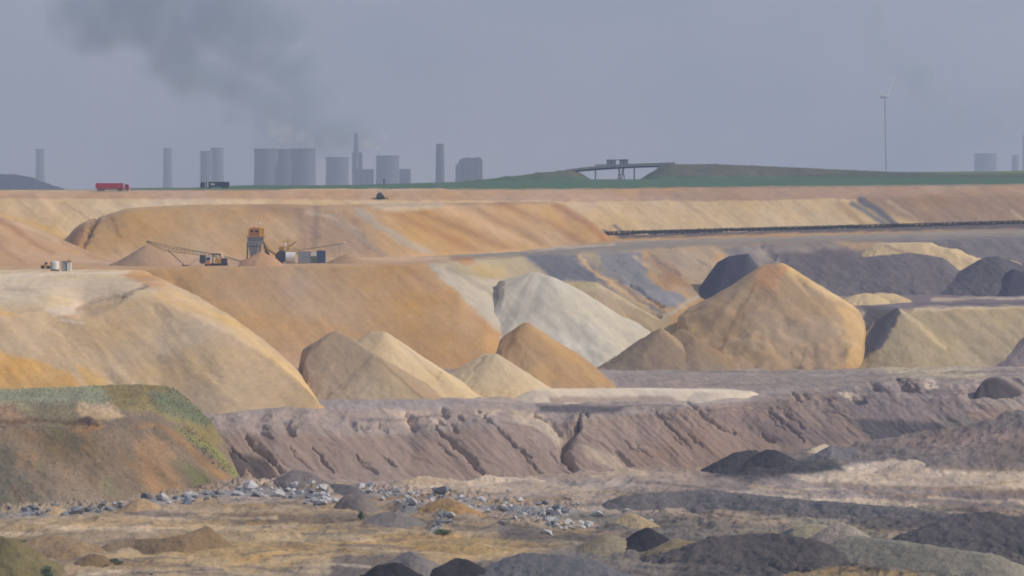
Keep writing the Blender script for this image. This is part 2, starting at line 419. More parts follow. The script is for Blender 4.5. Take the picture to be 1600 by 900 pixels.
for i in range(280):                                             # odd loads of other soils dumped about the floor
    x, y = _rs.uniform(-50, 1650), _rs.uniform(755, 905)
    if x < 380 and y < 800: continue
    dark = x > 900 and y > 790
    c = [(176, 152, 118), (122, 110, 100), (150, 122, 84), (108, 100, 96), (190, 168, 140)][_rs.randint(5)]
    if dark: c = [(108, 102, 96), (72, 70, 72), (128, 116, 100), (84, 80, 80), (140, 128, 110)][_rs.randint(5)]
    a = _rs.uniform(-.12, .12); w = _rs.uniform(15, 80)
    fl.append((_rs.uniform(.7, 3), [(x - w, y - a * w), (x, y + _rs.uniform(-3, 3)), (x + w, y + a * w)], c, _rs.uniform(1, 2.6), .65))
px_f = cols(-220, 1820, 1.7)
o = sheet('pit_floor', [[K(0, -84, 90)], [K(0, -84, 600)], [K(0, -84.5, 800)], L(920, (-200, 858), (1800, 860)), L(1030, (-200, 800), (900, 799), (1600, 801)),
      foot, [K(0, -90, 1300)]], [6, 20, 150, 150, 130, 25], px_f, (150, 130, 110), fl, MAT['floor'], floor_disp, warp=5)
tag(o, kind='structure')

# =================================================================== 2. purple bank and the plateau above it
s0 = [(a, b + 6, Y - 3) for a, b, Y in foot]
s1p = [(-300, 690), (330, 672), (370, 668), (400, 676), (430, 668), (470, 672), (560, 674), (640, 681), (672, 668), (700, 668), (770, 655), (820, 664), (880, 668), (905, 650), (960, 652), (1000, 648), (1060, 640), (1110, 637),
       (1160, 643), (1200, 634), (1250, 622), (1300, 613), (1400, 600), (1450, 607), (1500, 606), (1600, 592), (1750, 590)]
Yf = lambda p: float(np.interp(p, [a[0] for a in foot], [a[2] for a in foot]))
s1 = [(a, b, Yf(a) + 22) for a, b in s1p]
s2 = [(-300, 652, 1200), (340, 652, 1190), (400, 642, 1195), (500, 635, 1200), (560, 635, 1205), (680, 631, 1216), (860, 640, 1222), (1000, 636, 1226), (1100, 632, 1230), (1200, 616, 1252), (1300, 597, 1290), (1450, 593, 1300), (1600, 583, 1330), (1750, 582, 1330)]
def bank_disp(X, Y, Z, px, py, s):
    c = X + 1.15 * Z
    w = s
    cw = c + 3.5 * fbm(X / 16, Z / 7, 4, 3)
    dy = -(2.0 * fbm(c / 34, X / 200, 1, 3, .5) + .5 * np.maximum(ridged(cw / 15, (X - Z) / 60, 2, 4), -.2) - .8 * np.maximum(ridged(cw / 9 + 4, (X - Z) / 40, 7, 3) - .9, 0) + .22 * fbm(c / 1.6, (X - Z) / 14, 3, 3)) * w
    t = 1 - w
    dz = t * (.5 * fbm(X / 14, Y / 30, 0, 4) + .35 * ridged(X / 10, Y / 22, 5, 3)) + .12 * fbm(X / 3, Y / 3, Z / 3, 3)
    edge = np.exp(-((Y - 1182) / 14) ** 2); dz = dz + edge * .9 * fbm(X / 8, Y / 12, 6, 4, .6)
    rt = np.clip((px - 1280) / 120, 0, 1); dz = dz + rt * .8 * (ridged(c / 14, Y / 25, 9, 4) - .5)
    return dy, dz
bk = [
 ('P', [(300, 600), (1750, 560), (1750, 650), (1300, 612), (1000, 646), (880, 660), (600, 680), (300, 680)], (158, 142, 132), 6),
 ('P', [(340, 650), (480, 640), (690, 652), (650, 675), (560, 672), (480, 668), (400, 672), (340, 668)], (158, 141, 130), 5),
 ('P', [(440, 622), (700, 618), (860, 606), (860, 622), (700, 634), (480, 640)], (154, 142, 138), 5),
 ('P', [(600, 640), (665, 640), (695, 662), (640, 668)], (186, 164, 146), 3),
 ('P', [(740, 640), (780, 640), (775, 650), (750, 652)], (184, 164, 146), 3),
 ('P', [(860, 610), (1000, 606), (1160, 610), (1175, 626), (1080, 632), (880, 626), (740, 628)], (176, 158, 142), 4),
 ('P', [(840, 632), (980, 634), (960, 646), (840, 645)], (104, 98, 102), 4),
 ('P', [(940, 577), (1350, 577), (1500, 582), (1500, 600), (1200, 606), (960, 604)], (146, 132, 124), 6),
 ('P', [(1360, 572), (1530, 574), (1540, 590), (1400, 588)], (176, 160, 132), 4),
 ('P', [(960, 570), (1100, 568), (1340, 572), (1180, 579), (1080, 578)], (160, 145, 130), 3),
 ('P', [(800, 640), (850, 650), (885, 690), (878, 700), (840, 670), (800, 655)], (184, 164, 140), 4),
 ('P', [(905, 690), (940, 705), (1000, 735), (960, 738), (915, 715)], (180, 158, 136), 5, .9),
 ('P', [(1100, 640), (1200, 650), (1350, 680), (1300, 700), (1200, 690)], (138, 120, 114), 8),
 ('P', [(320, 690), (420, 720), (440, 755), (330, 755)], (104, 94, 92), 6),
 ('P', [(1330, 655), (1400, 652), (1480, 660), (1480, 690), (1370, 690)], (96, 92, 96), 5),  # shade of the dark hollow, painted into the bank
 ('P', [(1440, 625), (1500, 640), (1530, 665), (1490, 672), (1450, 650)], (128, 120, 114), 4),
 ('P', [(1300, 608), (1480, 600), (1520, 640), (1440, 660), (1330, 650)], (132, 119, 117), 7),
 ('P', [(1310, 612), (1335, 612), (1350, 626), (1330, 626)], (196, 172, 148), 2),
 ('P', [(1440, 590), (1460, 592), (1465, 605), (1450, 606)], (200, 178, 156), 2),
 (1.5, [(1400, 592), (1420, 600), (1440, 612)], (70, 60, 62), 2), (1.5, [(1418, 592), (1440, 606)], (64, 56, 58), 2),
 (2, [(560, 655), (620, 657), (680, 650)], (120, 108, 106), 3, .8),
]
for i in range(60):
    x, y = _rs.uniform(330, 1640), _rs.uniform(580, 645); w = _rs.uniform(10, 70)
    bk.append((_rs.uniform(.8, 2.2), [(x - w, y), (x + w, y - 1)], [(166, 150, 142), (116, 106, 110), (104, 96, 100), (176, 158, 144)][_rs.randint(4)], 2, .55))
for i in range(26):                                               # sandy runs down the bank
    x = _rs.uniform(340, 1350); y = float(np.interp(x, [a[0] for a in s1p], [a[1] for a in s1p])); Lr = _rs.uniform(25, 75)
    bk.append((_rs.uniform(.5, 2.2), [(x, y), (x + Lr, y + Lr * .85)], [(158, 138, 126), (150, 130, 120), (100, 88, 90)][_rs.randint(3)], 2.5, .5))
carve = [([(905, 648), (900, 670), (885, 690), (878, 705), (890, 725), (905, 742)], 4, 4.5),
         ([(680, 668), (705, 690), (740, 720), (755, 745)], 2.6, 2.8), ([(745, 645), (775, 665), (800, 690), (830, 715)], 1.6, 1.5),
         ([(490, 700), (520, 738)], 1.6, 2.2), ([(385, 680), (400, 700), (420, 712), (440, 738)], 3, 3), ([(335, 690), (345, 715)], 2.6, 3.5),
         ([(835, 650), (860, 662), (875, 680)], 3, 2), ([(560, 720), (590, 740)], 2, 1.5), ([(1065, 628), (1090, 640), (1120, 665), (1150, 678)], 2, 1.6),
         ([(690, 640), (697, 655)], 4, 2.5), ([(1330, 620), (1350, 630)], 5, 2.5), ([(1400, 596), (1425, 612)], 3, 2), ([(960, 705), (990, 730)], 3, 1.5),
         ([(1200, 640), (1260, 690)], 2, 1), ([(635, 648), (650, 668)], 4, 2), ([(450, 668), (458, 678)], 6, 3), ([(800, 690), (850, 745)], 1.6, 1.2), ([(1020, 640), (1080, 700)], 1.6, .8)]
for i in range(18):                                               # washed-out rills of many sizes
    x = _rs.uniform(345, 1330); y = float(np.interp(x, [a[0] for a in s1p], [a[1] for a in s1p])) + _rs.uniform(-4, 45); Lr = _rs.uniform(8, 34); b_ = _rs.uniform(-6, 6)
    carve.append(([(x, y), (x + Lr * .45, y + Lr * .5 + b_ * .5), (x + Lr, y + Lr * .9)], _rs.uniform(.7, 1.8), _rs.uniform(.4, 1.3)))
for i in range(16):
    x = _rs.uniform(345, 1450); y = float(np.interp(x, [a[0] for a in s1p], [a[1] for a in s1p])) - _rs.uniform(0, 14); Lr = _rs.uniform(6, 16)
    carve.append(([(x, y), (x + Lr, y + Lr * .7)], _rs.uniform(1.5, 4), _rs.uniform(.8, 2)))
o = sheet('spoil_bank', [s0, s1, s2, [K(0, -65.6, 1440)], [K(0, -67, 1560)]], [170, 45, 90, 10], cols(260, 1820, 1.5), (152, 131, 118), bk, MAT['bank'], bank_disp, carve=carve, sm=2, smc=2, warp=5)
tag(o, kind='structure')

# =================================================================== 3. left dune
d0 = [(-300, 630, 1242), (0, 630, 1242), (250, 660, 1215), (340, 695, 1180), (420, 692, 1176), (500, 690, 1174), (540, 690, 1174), (2500, 720, 1174)]
d1 = [(-300, 495, 1278), (0, 492, 1278), (80, 482, 1285), (130, 500, 1278), (200, 468, 1290), (240, 464, 1290), (300, 490, 1275), (350, 515, 1260), (400, 545, 1245), (440, 572, 1230), (470, 597, 1215), (495, 625, 1200), (512, 645, 1195), (560, 680, 1195), (2500, 760, 1195)]
d2 = [(-300, 427, 1405), (0, 425, 1405), (200, 427, 1400), (250, 433, 1385), (300, 456, 1350), (350, 484, 1320), (400, 519, 1290), (440, 553, 1262), (465, 577, 1245), (482, 603, 1225), (498, 628, 1205), (512, 650, 1200), (560, 690, 1200), (2500, 780, 1200)]
d3 = [(-300, 421, 1505), (200, 421, 1505), (235, 425, 1500), (300, 520, 1400), (400, 600, 1350), (465, 640, 1300), (512, 700, 1230), (560, 750, 1230), (2500, 800, 1230)]
dn = [
 ('P', [(-300, 420), (250, 425), (240, 462), (120, 478), (-300, 485)], (200, 176, 142), 8),
 ('P', [(-20, 545), (40, 560), (110, 580), (125, 605), (-20, 610)], (212, 164, 92), 5),
 ('P', [(120, 570), (165, 590), (165, 605), (130, 600)], (206, 166, 104), 5),
 (5, [(240, 440), (300, 470), (360, 505), (430, 560), (490, 618)], (206, 172, 120), 5),  # right-hand crest painted lighter for the sun on it
 (3, [(200, 470), (300, 560), (380, 640)], (200, 170, 122), 4, .7),
 (3, [(60, 500), (200, 590), (260, 640)], (204, 176, 140), 4, .6),
 (4, [(130, 480), (280, 570), (400, 660)], (176, 148, 118), 5, .5),
 ('P', [(70, 480), (120, 472), (130, 490), (90, 495)], (206, 184, 160), 3),
 (2, [(100, 500), (130, 505)], (206, 184, 160), 2), (3, [(0, 462), (60, 470), (75, 480)], (208, 186, 150), 3),
 (4, [(190, 462), (150, 470), (120, 485)], (176, 150, 120), 4), ('P', [(-20, 478), (20, 488), (40, 495), (-20, 495)], (212, 168, 104), 4),
 (3, [(10, 450), (60, 455)], (168, 148, 118), 3, .6), ('P', [(60, 455), (110, 452), (120, 475), (80, 480)], (208, 184, 142), 5, .8),
 ('P', [(180, 422), (260, 425), (300, 445), (230, 448)], (196, 152, 104), 5), (2, [(-50, 432), (60, 428), (200, 425)], (212, 190, 160), 2),
 (2, [(230, 446), (205, 458), (190, 466)], (150, 128, 104), 2),
]
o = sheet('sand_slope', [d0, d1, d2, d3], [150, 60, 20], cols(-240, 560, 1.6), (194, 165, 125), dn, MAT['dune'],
          mk_disp(1.5, 24, 1.15, .4, 14, 4), carve=[([(240, 480), (300, 540), (340, 590)], 12, .35), ([(100, 520), (180, 600)], 12, .4), ([(190, 462), (120, 480)], 8, 1.0)], sm=3, smc=4)
tag(o, kind='structure')

# =================================================================== 4. orange face, excavator bench, conveyor bench, right-hand slopes
b0 = [K(-300, -67, 1440), K(780, -67, 1440), K(870, -67, 1480), K(1080, -67, 1480), K(1150, -67, 1450), K(1700, -67, 1442)]
b0a = [(-300, 523, 1462), (760, 523, 1462), (860, 515, 1505), (1080, 515, 1505), (1150, 500, 1482), (1330, 488, 1480), (1440, 484, 1480), (1600, 481, 1480), (1750, 480, 1480)]
b0b = [(-300, 470, 1482), (720, 470, 1482), (840, 458, 1530), (1050, 458, 1530), (1120, 468, 1535), (1200, 465, 1555), (1400, 459, 1560), (1600, 456, 1560), (1750, 455, 1560)]
b1 = [(-300, 420, 1501), (250, 419, 1501), (400, 416, 1500), (640, 413, 1500), (690, 408, 1504), (820, 400, 1556), (960, 392, 1565), (1060, 386, 1570), (1200, 380, 1595), (1400, 374, 1600), (1600, 370, 1600), (1750, 368, 1600)]
b2 = [(-300, 402, 1720), (640, 402, 1720), (800, 395, 1740), (960, 380, 1720), (1200, 370, 1770), (1600, 360, 1780), (1750, 358, 1780)]
b3 = [(-300, 386, 1975), (800, 383, 1975), (960, 367, 1975), (1200, 359.5, 1975), (1600, 348.5, 1975), (1750, 347, 1975)]
fc = [
 ('P', [(-300, 395), (900, 380), (700, 410), (-300, 425)], (184, 148, 114), 4),
 ('P', [(640, 400), (800, 393), (980, 378), (1750, 352), (1750, 374), (1200, 380), (960, 392), (700, 406)], (142, 132, 122), 2.5),
 ('P', [(960, 366), (1200, 358), (1750, 344), (1750, 354), (1200, 365), (970, 373)], (104, 96, 98), 2),
 (1.5, [(960, 379), (1200, 372), (1600, 362), (1750, 360)], (152, 140, 128), 2),
 ('P', [(665, 412), (760, 412), (830, 425), (1000, 530), (930, 580), (800, 590), (792, 530), (740, 480)], (182, 169, 148), 5),
 ('P', [(680, 408), (830, 398), (980, 392), (1000, 440), (870, 440), (790, 440), (720, 430)], (166, 150, 122), 5),
 (3, [(700, 420), (760, 450), (800, 500), (820, 530)], (158, 148, 132), 4),
 ('P', [(700, 402), (740, 402), (745, 412), (720, 414)], (168, 128, 88), 3), ('P', [(735, 415), (790, 412), (790, 435), (750, 432)], (176, 152, 108), 4),
 ('P', [(815, 398), (905, 395), (960, 440), (1040, 490), (1020, 500), (940, 450), (870, 440)], (116, 116, 124), 5),
 ('P', [(930, 392), (1000, 392), (1010, 430), (1060, 480), (990, 455), (950, 430)], (134, 132, 134), 5),
 (3.5, [(905, 400), (930, 425), (1010, 480)], (196, 160, 112), 3), (2.5, [(990, 400), (1020, 420)], (196, 166, 126), 3, .7),
 ('P', [(870, 440), (940, 442), (1050, 500), (1030, 575), (1000, 575)], (172, 150, 116), 5),
 ('P', [(1010, 390), (1120, 385), (1110, 440), (1090, 470), (1040, 440), (1015, 420)], (164, 142, 116), 6),
 ('P', [(1018, 405), (1050, 410), (1080, 450), (1040, 445)], (160, 126, 98), 5),
 ('P', [(995, 455), (1060, 455), (1080, 470), (1040, 480)], (140, 138, 142), 4), (4, [(1040, 495), (1080, 470), (1095, 462)], (176, 162, 136), 4),
 ('P', [(1120, 385), (1200, 380), (1400, 374), (1750, 366), (1750, 465), (1330, 470), (1180, 420)], (124, 118, 120), 6),
 ('P', [(1160, 388), (1300, 380), (1390, 380), (1420, 395), (1330, 400), (1250, 395), (1200, 410)], (142, 132, 126), 6),
 ('P', [(1300, 376), (1390, 380), (1420, 396), (1380, 398), (1330, 390)], (168, 144, 120), 4),
 ('P', [(1200, 400), (1300, 388), (1420, 396), (1480, 400), (1540, 440), (1540, 458), (1330, 460), (1240, 420)], (112, 106, 110), 6),
 ('P', [(1440, 374), (1750, 366), (1750, 400), (1560, 402), (1480, 390)], (122, 117, 119), 4),
 ('P', [(1440, 440), (1560, 410), (1750, 420), (1750, 460), (1440, 460)], (108, 103, 107), 6),
 ('P', [(1330, 455), (1750, 452), (1750, 480), (1440, 484), (1340, 490)], (126, 116, 118), 5),
 (2, [(1460, 468), (1550, 465), (1700, 466)], (180, 160, 142), 2), (1.5, [(1430, 476), (1600, 474)], (110, 102, 106), 2),
 (3, [(1430, 484), (1500, 482), (1750, 480)], (190, 170, 138), 2.5),
 ('P', [(1250, 488), (1750, 484), (1750, 585), (1250, 585)], (170, 152, 120), 4),
 ('P', [(1350, 478), (1400, 482), (1410, 500), (1370, 560), (1350, 555)], (96, 92, 94), 5),
 (1.6, [(1165, 385), (1185, 400), (1200, 425)], (150, 140, 130), 3), (3, [(1200, 395), (1225, 420)], (150, 140, 132), 3, .7),
 (3, [(270, 430), (330, 520)], (162, 122, 90), 8, .6), (3, [(420, 420), (470, 520)], (166, 126, 94), 10, .4), (6, [(640, 420), (800, 540)], (176, 132, 94), 8, .7),
 ('P', [(300, 540), (780, 560), (800, 590), (300, 590)], (190, 144, 102), 12, .5),
 (3, [(530, 402), (620, 405), (700, 403)], (196, 160, 122), 3), (1.5, [(640, 400), (800, 392), (960, 382)], (186, 172, 154), 1.5),
]
for i in range(30):
    x = _rs.uniform(820, 1340); y = 395 + _rs.uniform(0, 30); Lr = _rs.uniform(15, 50)
    fc.append((_rs.uniform(.6, 2.5), [(x, y), (x + Lr, y + Lr * .75)], [(168, 152, 132), (104, 102, 110), (146, 136, 126), (86, 84, 92)][_rs.randint(4)], 2.5, .55))
def face_disp(X, Y, Z, px, py, s):
    c = X + 1.1 * Z; r = np.clip((px - 800) / 200, 0, 1)
    dy = -(.7 + 1.5 * r) * fbm(c / (20), (X - Z) / 130, 4, 4, .5) * s - r * .35 * ridged(c / 10, (X - Z) / 60, 5, 3) * s
    dz = (.25 + .3 * r) * fbm(X / 8, Y / 8, Z / 8, 4)
    dz = dz * np.where(s > .3, 1, .5) * np.clip((1990 - Y) / 60, .2, 1)
    return dy, dz
o = sheet('bench_slope', [b0, b0a, b0b, b1, b2, b3, [K(0, -38, 2060)]], [55, 50, 60, 40, 30, 6], cols(220, 1820, 1.6), (182, 144, 98), fc, MAT['face'], face_disp,
          carve=[([(900, 445), (960, 470), (1030, 495)], 3, 1.5), ([(985, 445), (1035, 480)], 2.5, 1.5), ([(1190, 385), (1210, 405)], 4, 1.2), ([(275, 440), (330, 530)], 14, .6)], sm=2, smc=3)
tag(o, kind='structure')

# =================================================================== 5. the two sand benches under the far rim
mu0 = [(-300, 470, 1725), (70, 425, 1725), (105, 414, 1690), (300, 409, 1700), (640, 404, 1718), (800, 399, 1765), (960, 391, 1790), (985, 410, 1790), (2500, 470, 1790)]
mu1 = [(-300, 480, 1750), (70, 440, 1745), (98, 392, 1745), (112, 368, 1745), (130, 353, 1748), (200, 329, 1751), (300, 323, 1752), (450, 322, 1752), (500, 324, 1750), (600, 321, 1755), (690, 319, 1780), (860, 317, 1828), (880, 321, 1833), (920, 347, 1822), (965, 388, 1806), (990, 420, 1806), (2500, 480, 1806)]
mu2 = [(a, 291 + (b - 291) * Y / 1974.0, 1974) for a, b, Y in mu1]
mu3 = [(a, b + 60, 2000) for a, b, Y in mu2]
um = [
 (3.5, [(150, 345), (135, 370), (128, 385)], (134, 104, 82), 3), ('P', [(105, 370), (130, 350), (132, 390), (110, 385)], (160, 126, 98), 4),
 (9, [(400, 322), (470, 330), (480, 400)], (158, 128, 103), 14), (7, [(492, 325), (490, 385)], (150, 122, 102), 8), ('P', [(500, 325), (560, 340), (600, 400), (500, 400)], (158, 130, 104), 10, .7),
 (4, [(520, 340), (560, 370), (600, 400)], (160, 138, 118), 5), (5, [(560, 330), (620, 370), (680, 400)], (172, 156, 136), 5), (3, [(480, 330), (540, 345), (560, 360)], (176, 152, 126), 4),
 (6, [(600, 325), (700, 370), (760, 400)], (166, 130, 98), 7), (6, [(640, 325), (740, 365), (800, 395)], (160, 126, 96), 7), (5, [(690, 320), (800, 370), (860, 395)], (192, 156, 116), 6),
 (6, [(780, 318), (860, 350), (930, 390)], (164, 128, 96), 6), (7, [(870, 320), (920, 350), (960, 388)], (160, 122, 92), 6), (4, [(720, 318), (850, 378)], (168, 134, 102), 5),
 (2, [(170, 335), (190, 370)], (156, 122, 92), 4), (3, [(250, 330), (275, 380)], (168, 134, 102), 6, .6), ('P', [(560, 314), (690, 316), (690, 326), (600, 330)], (184, 164, 136), 4),
 ('P', [(120, 396), (480, 392), (480, 410), (120, 410)], (190, 154, 116), 5, .6), (3, [(600, 402), (960, 388)], (186, 150, 112), 4),
]
o = sheet('upper_bench', [mu0, mu1, mu2, mu3], [80, 24, 6], cols(60, 1010, 1.6, False), (180, 146, 105), um, MAT['upper'], mk_disp(1.5, 17, 1.2, .3, 10, 4), sm=2, smc=3, warp=5,
          carve=[([(152, 342), (135, 372), (127, 388)], 4, 2), ([(492, 326), (488, 392)], 9, .5), ([(505, 328), (545, 350), (570, 385)], 9, .5), ([(640, 326), (750, 380)], 9, .5), ([(760, 320), (860, 370)], 9, .5)])
tag(o, kind='structure')
ml0 = [(-300, 421, 1560), (0, 419, 1565), (190, 417, 1600), (260, 430, 1600)]
ml1 = [(-300, 322, 1672), (0, 335, 1674), (50, 354, 1672), (100, 375, 1665), (150, 397, 1655), (190, 416, 1648), (260, 440, 1648)]
ml2 = [(a, b + 14, Y + 60) for a, b, Y in ml1]
ml3 = [(a, b + 90, Y + 120) for a, b, Y in ml1]
lm = [(4, [(0, 345), (80, 395)], (160, 126, 98), 5), (4, [(30, 345), (120, 390), (170, 412)], (190, 156, 118), 4), (3, [(-30, 370), (40, 410)], (166, 132, 102), 5), (3, [(100, 380), (170, 410)], (166, 134, 104), 4)]
o = sheet('left_bench', [ml0, ml1, ml2, ml3], [80, 16, 4], cols(-220, 250, 1.6), (180, 146, 112), lm, MAT['upper'], mk_disp(1.2, 16, 1.2, .3, 10, 4), sm=2, smc=3)
tag(o, kind='structure')

# =================================================================== 6. far rim, field and plain
u0 = [(-300, 390, 1953), (800, 388, 1953), (960, 369, 1957), (1200, 361, 1957), (1600, 350, 1957), (1750, 348, 1957)]
u1 = [(-300, 311, 1988), (0, 311, 1988), (200, 313, 1988), (400, 313, 1988), (600, 316, 1988), (870, 316, 1986), (1100, 313, 1982), (1300, 309, 1980), (1600, 306, 1978), (1750, 305, 1978)]
u2 = [(-300, 298, 2008), (0, 298, 2008), (200, 299, 2008), (330, 300, 2008), (400, 299, 2008), (470, 296, 2008), (690, 296, 2008), (715, 300, 2008), (800, 298, 2008), (1000, 295, 2008), (1200, 292.5, 2008), (1600, 289, 2008), (1750, 288, 2008)]
u2b = [(a, b - 1.5, 2030) for a, b, _ in u2]
u3 = [(-300, 297.5, 2600), (150, 296.5, 2600), (200, 294, 2600), (300, 292.5, 2600), (400, 289, 2600), (560, 288, 2600), (640, 286, 2600), (700, 284, 2600), (760, 281.5, 2600), (900, 279.5, 2600), (1020, 279.5, 2600), (1100, 278, 2600),
      (1200, 275, 2600), (1300, 271, 2600), (1360, 268.5, 2600), (1450, 267, 2600), (1600, 265, 2600), (1800, 265, 2600)]
rim = [
 ('P', [(-300, 285), (1750, 255), (1750, 288.5), (1200, 291.5), (1000, 294.5), (800, 298), (715, 299), (690, 295), (470, 295), (400, 298.5), (330, 299), (200, 298), (150, 297), (-300, 297)], (94, 114, 104), .8),
 ('P', [(740, 283), (1000, 279.5), (1200, 277.5), (1750, 277), (1750, 255), (1200, 255), (740, 255)], (100, 106, 104), 1.5),
 ('P', [(1400, 268), (1750, 262), (1750, 270), (1500, 272)], (112, 122, 96), 1.5),
 ('P', [(1000, 293), (1750, 286), (1750, 292), (1000, 297)], (148, 132, 118), 1.2),
 ('P', [(-300, 299), (1300, 294), (1750, 289), (1750, 306), (1300, 310), (870, 316), (400, 312), (-300, 310)], (178, 147, 121), 2),
 ('P', [(1000, 297), (1300, 293), (1750, 289), (1750, 308), (1300, 311), (1100, 314), (1000, 314)], (166, 140, 122), 2, .9),
 ('P', [(1340, 306), (1750, 300), (1750, 350), (1470, 356), (1400, 340)], (156, 134, 118), 7),
 (6, [(1345, 313), (1370, 328), (1400, 352)], (116, 114, 120), 4), (4, [(1330, 318), (1360, 335), (1380, 350)], (128, 124, 124), 3), (2, [(1390, 315), (1440, 350)], (172, 152, 132), 4),
 (5, [(1310, 318), (1350, 352)], (176, 152, 122), 5), (4, [(-50, 325), (40, 345), (100, 368)], (206, 170, 118), 5), ('P', [(130, 312), (420, 312), (420, 324), (150, 330)], (196, 172, 138), 4),
 (2.5, [(420, 314), (600, 315), (900, 318)], (196, 168, 132), 3), (2, [(100, 318), (150, 350)], (168, 138, 108), 3, .7), (3, [(960, 350), (945, 366), (1000, 368)], (190, 164, 126), 3),
 (2, [(960, 352), (975, 364)], (128, 122, 120), 2), (2, [(942, 360), (955, 366)], (128, 122, 120), 2), (1.5, [(1580, 330), (1600, 345)], (190, 170, 140), 4),
]
for i in range(30):
    x = _rs.uniform(900, 1330); y = 314 + _rs.uniform(-3, 25); Lr = _rs.uniform(10, 45)
    rim.append((_rs.uniform(1, 4), [(x, y), (x + Lr, y + Lr * .8)], [(204, 178, 134), (178, 154, 122), (190, 164, 128), (168, 146, 120)][_rs.randint(4)], 5, .25))
def rim_disp(X, Y, Z, px, py, s):
    w = np.clip((2006 - Y) / 10, 0, 1); w2 = np.clip((2012 - Y) / 6, 0, 1)
    c = X + 1.2 * Z
    dy = -.8 * fbm(c / 17, (X - Z) / 120, 2, 4, .55) * w
    dz = .5 * fbm(X / 12, Y / 10, 1, 4) * w2 + np.clip((Y - 2300) / 300, 0, 1) * np.clip((4000 - Y) / 600, 0, 1) * .8 * fbm(X / 120, Y / 300, 0, 3)
    return dy, dz
o = sheet('plain', [u0, u1, u2, u2b, u3, [K(0, -4.5, 3000)], [K(0, -8, 6000)], [K(-300, -12, 13000)]], [90, 40, 6, 40, 10, 10, 12], cols(-240, 1820, 2.0)[6:-6] if False else cols(-240, 1820, 2.0), (199, 171, 130), rim, MAT['upper'], rim_disp, sm=1, smc=3, warp=3)
tag(o, kind='structure')

# =================================================================== 7. weedy mound at the left
g0 = [(-300, 800, 1034), (0, 800, 1034), (100, 794, 1046), (240, 780, 1076), (300, 772, 1092), (370, 765, 1110), (420, 775, 1110), (2500, 850, 1110)]
g1 = [(-300, 668, 1066), (0, 668, 1066), (200, 668, 1092), (250, 670, 1104), (290, 690, 1112), (330, 720, 1118), (360, 748, 1120), (380, 768, 1118), (420, 795, 1118), (2500, 860, 1118)]
g2 = [(-300, 656, 1096), (0, 656, 1096), (200, 654, 1116), (250, 650, 1122), (290, 668, 1126), (330, 702, 1126), (360, 738, 1126), (380, 768, 1124), (420, 800, 1124), (2500, 870, 1124)]
g25 = [(-300, 636, 1108), (0, 636, 1108), (200, 634, 1124), (250, 632, 1130), (290, 650, 1134), (330, 686, 1132), (360, 730, 1130), (380, 768, 1128), (420, 802, 1128), (2500, 880, 1128)]
g3 = [(-300, 610, 1168), (0, 607, 1168), (100, 602, 1170), (200, 599, 1172), (235, 599, 1172), (270, 603, 1166), (300, 626, 1155), (330, 655, 1148), (350, 690, 1140), (370, 735, 1136), (390, 775, 1132), (420, 805, 1132), (2500, 890, 1132)]
g4 = [(a, b + 50, Y + 25) for a, b, Y in g3]
gm = [
 ('P', [(-300, 600), (280, 596), (300, 625), (240, 640), (-300, 645)], (140, 136, 106), 5),
 ('P', [(-300, 606), (160, 602), (220, 612), (160, 626), (-300, 626)], (146, 144, 116), 4),
 ('P', [(160, 600), (270, 600), (300, 625), (330, 655), (360, 690), (330, 700), (280, 665), (230, 640), (170, 640)], (136, 122, 86), 5),
 ('P', [(235, 615), (270, 608), (300, 628), (335, 655), (320, 665), (280, 655), (250, 640)], (124, 124, 100), 8),
 (4, [(250, 620), (290, 645), (330, 660)], (116, 122, 94), 8), (5, [(280, 675), (330, 700), (370, 745)], (134, 132, 84), 5), (4, [(255, 668), (300, 700), (365, 760)], (154, 122, 88), 6),
 ('P', [(100, 632), (170, 628), (195, 650), (170, 658), (120, 648)], (176, 152, 122), 4), ('P', [(40, 630), (120, 632), (125, 660), (45, 662)], (128, 118, 98), 5),
 ('P', [(-300, 628), (30, 630), (30, 655), (-300, 655)], (146, 122, 100), 6), (2.5, [(-100, 660), (60, 658), (150, 662)], (104, 84, 72), 4), ('P', [(120, 655), (140, 650), (150, 662), (115, 665)], (92, 80, 76), 3),
 (3, [(120, 672), (160, 665)], (160, 122, 86), 3), (3, [(210, 665), (250, 665), (280, 690)], (150, 116, 84), 5),
 ('P', [(-300, 690), (20, 690), (60, 790), (-300, 800)], (112, 106, 94), 14, .8), ('P', [(205, 680), (260, 690), (290, 770), (240, 780), (220, 730)], (152, 122, 94), 8, .8),
 ('P', [(290, 720), (330, 740), (330, 765), (300, 760)], (112, 112, 82), 6, .8), (3, [(230, 680), (275, 760)], (166, 132, 98), 6, .7),
 ('P', [(60, 675), (150, 680), (160, 720), (70, 720)], (108, 98, 80), 14, .6),
]
for i in range(70):
    x, y = _rs.uniform(-60, 330), _rs.uniform(640, 790); w = _rs.uniform(2, 9)
    gm.append((w, [(x, y), (x + _rs.uniform(0, 14), y + _rs.uniform(4, 18))], [(110, 112, 82), (146, 120, 94), (112, 96, 82), (150, 124, 92), (98, 90, 78)][_rs.randint(5)], w, .5))
def mound_disp(X, Y, Z, px, py, s):
    c = X + 1.1 * Z
    return -(2.5 * fbm(c / 14, (X - Z) / 60, 3, 4, .6)) * s, .45 * fbm(X / 6, Y / 6, Z / 6, 5, .6) + .25 * fbm(X / 1.2, Y / 1.2, Z / 1.2, 3)
o = sheet('weedy_mound', [g0, g1, g2, g25, g3, g4], [120, 14, 22, 44, 8], cols(-220, 470, 1.5), (128, 113, 97), gm, MAT['mound'], mound_disp, sm=2, smc=3, warp=6,
          carve=[([(0, 662), (100, 660), (150, 664)], 4, 1.2), ([(235, 672), (290, 720), (330, 760)], 8, 1.2)])
tag(o, kind='structure')

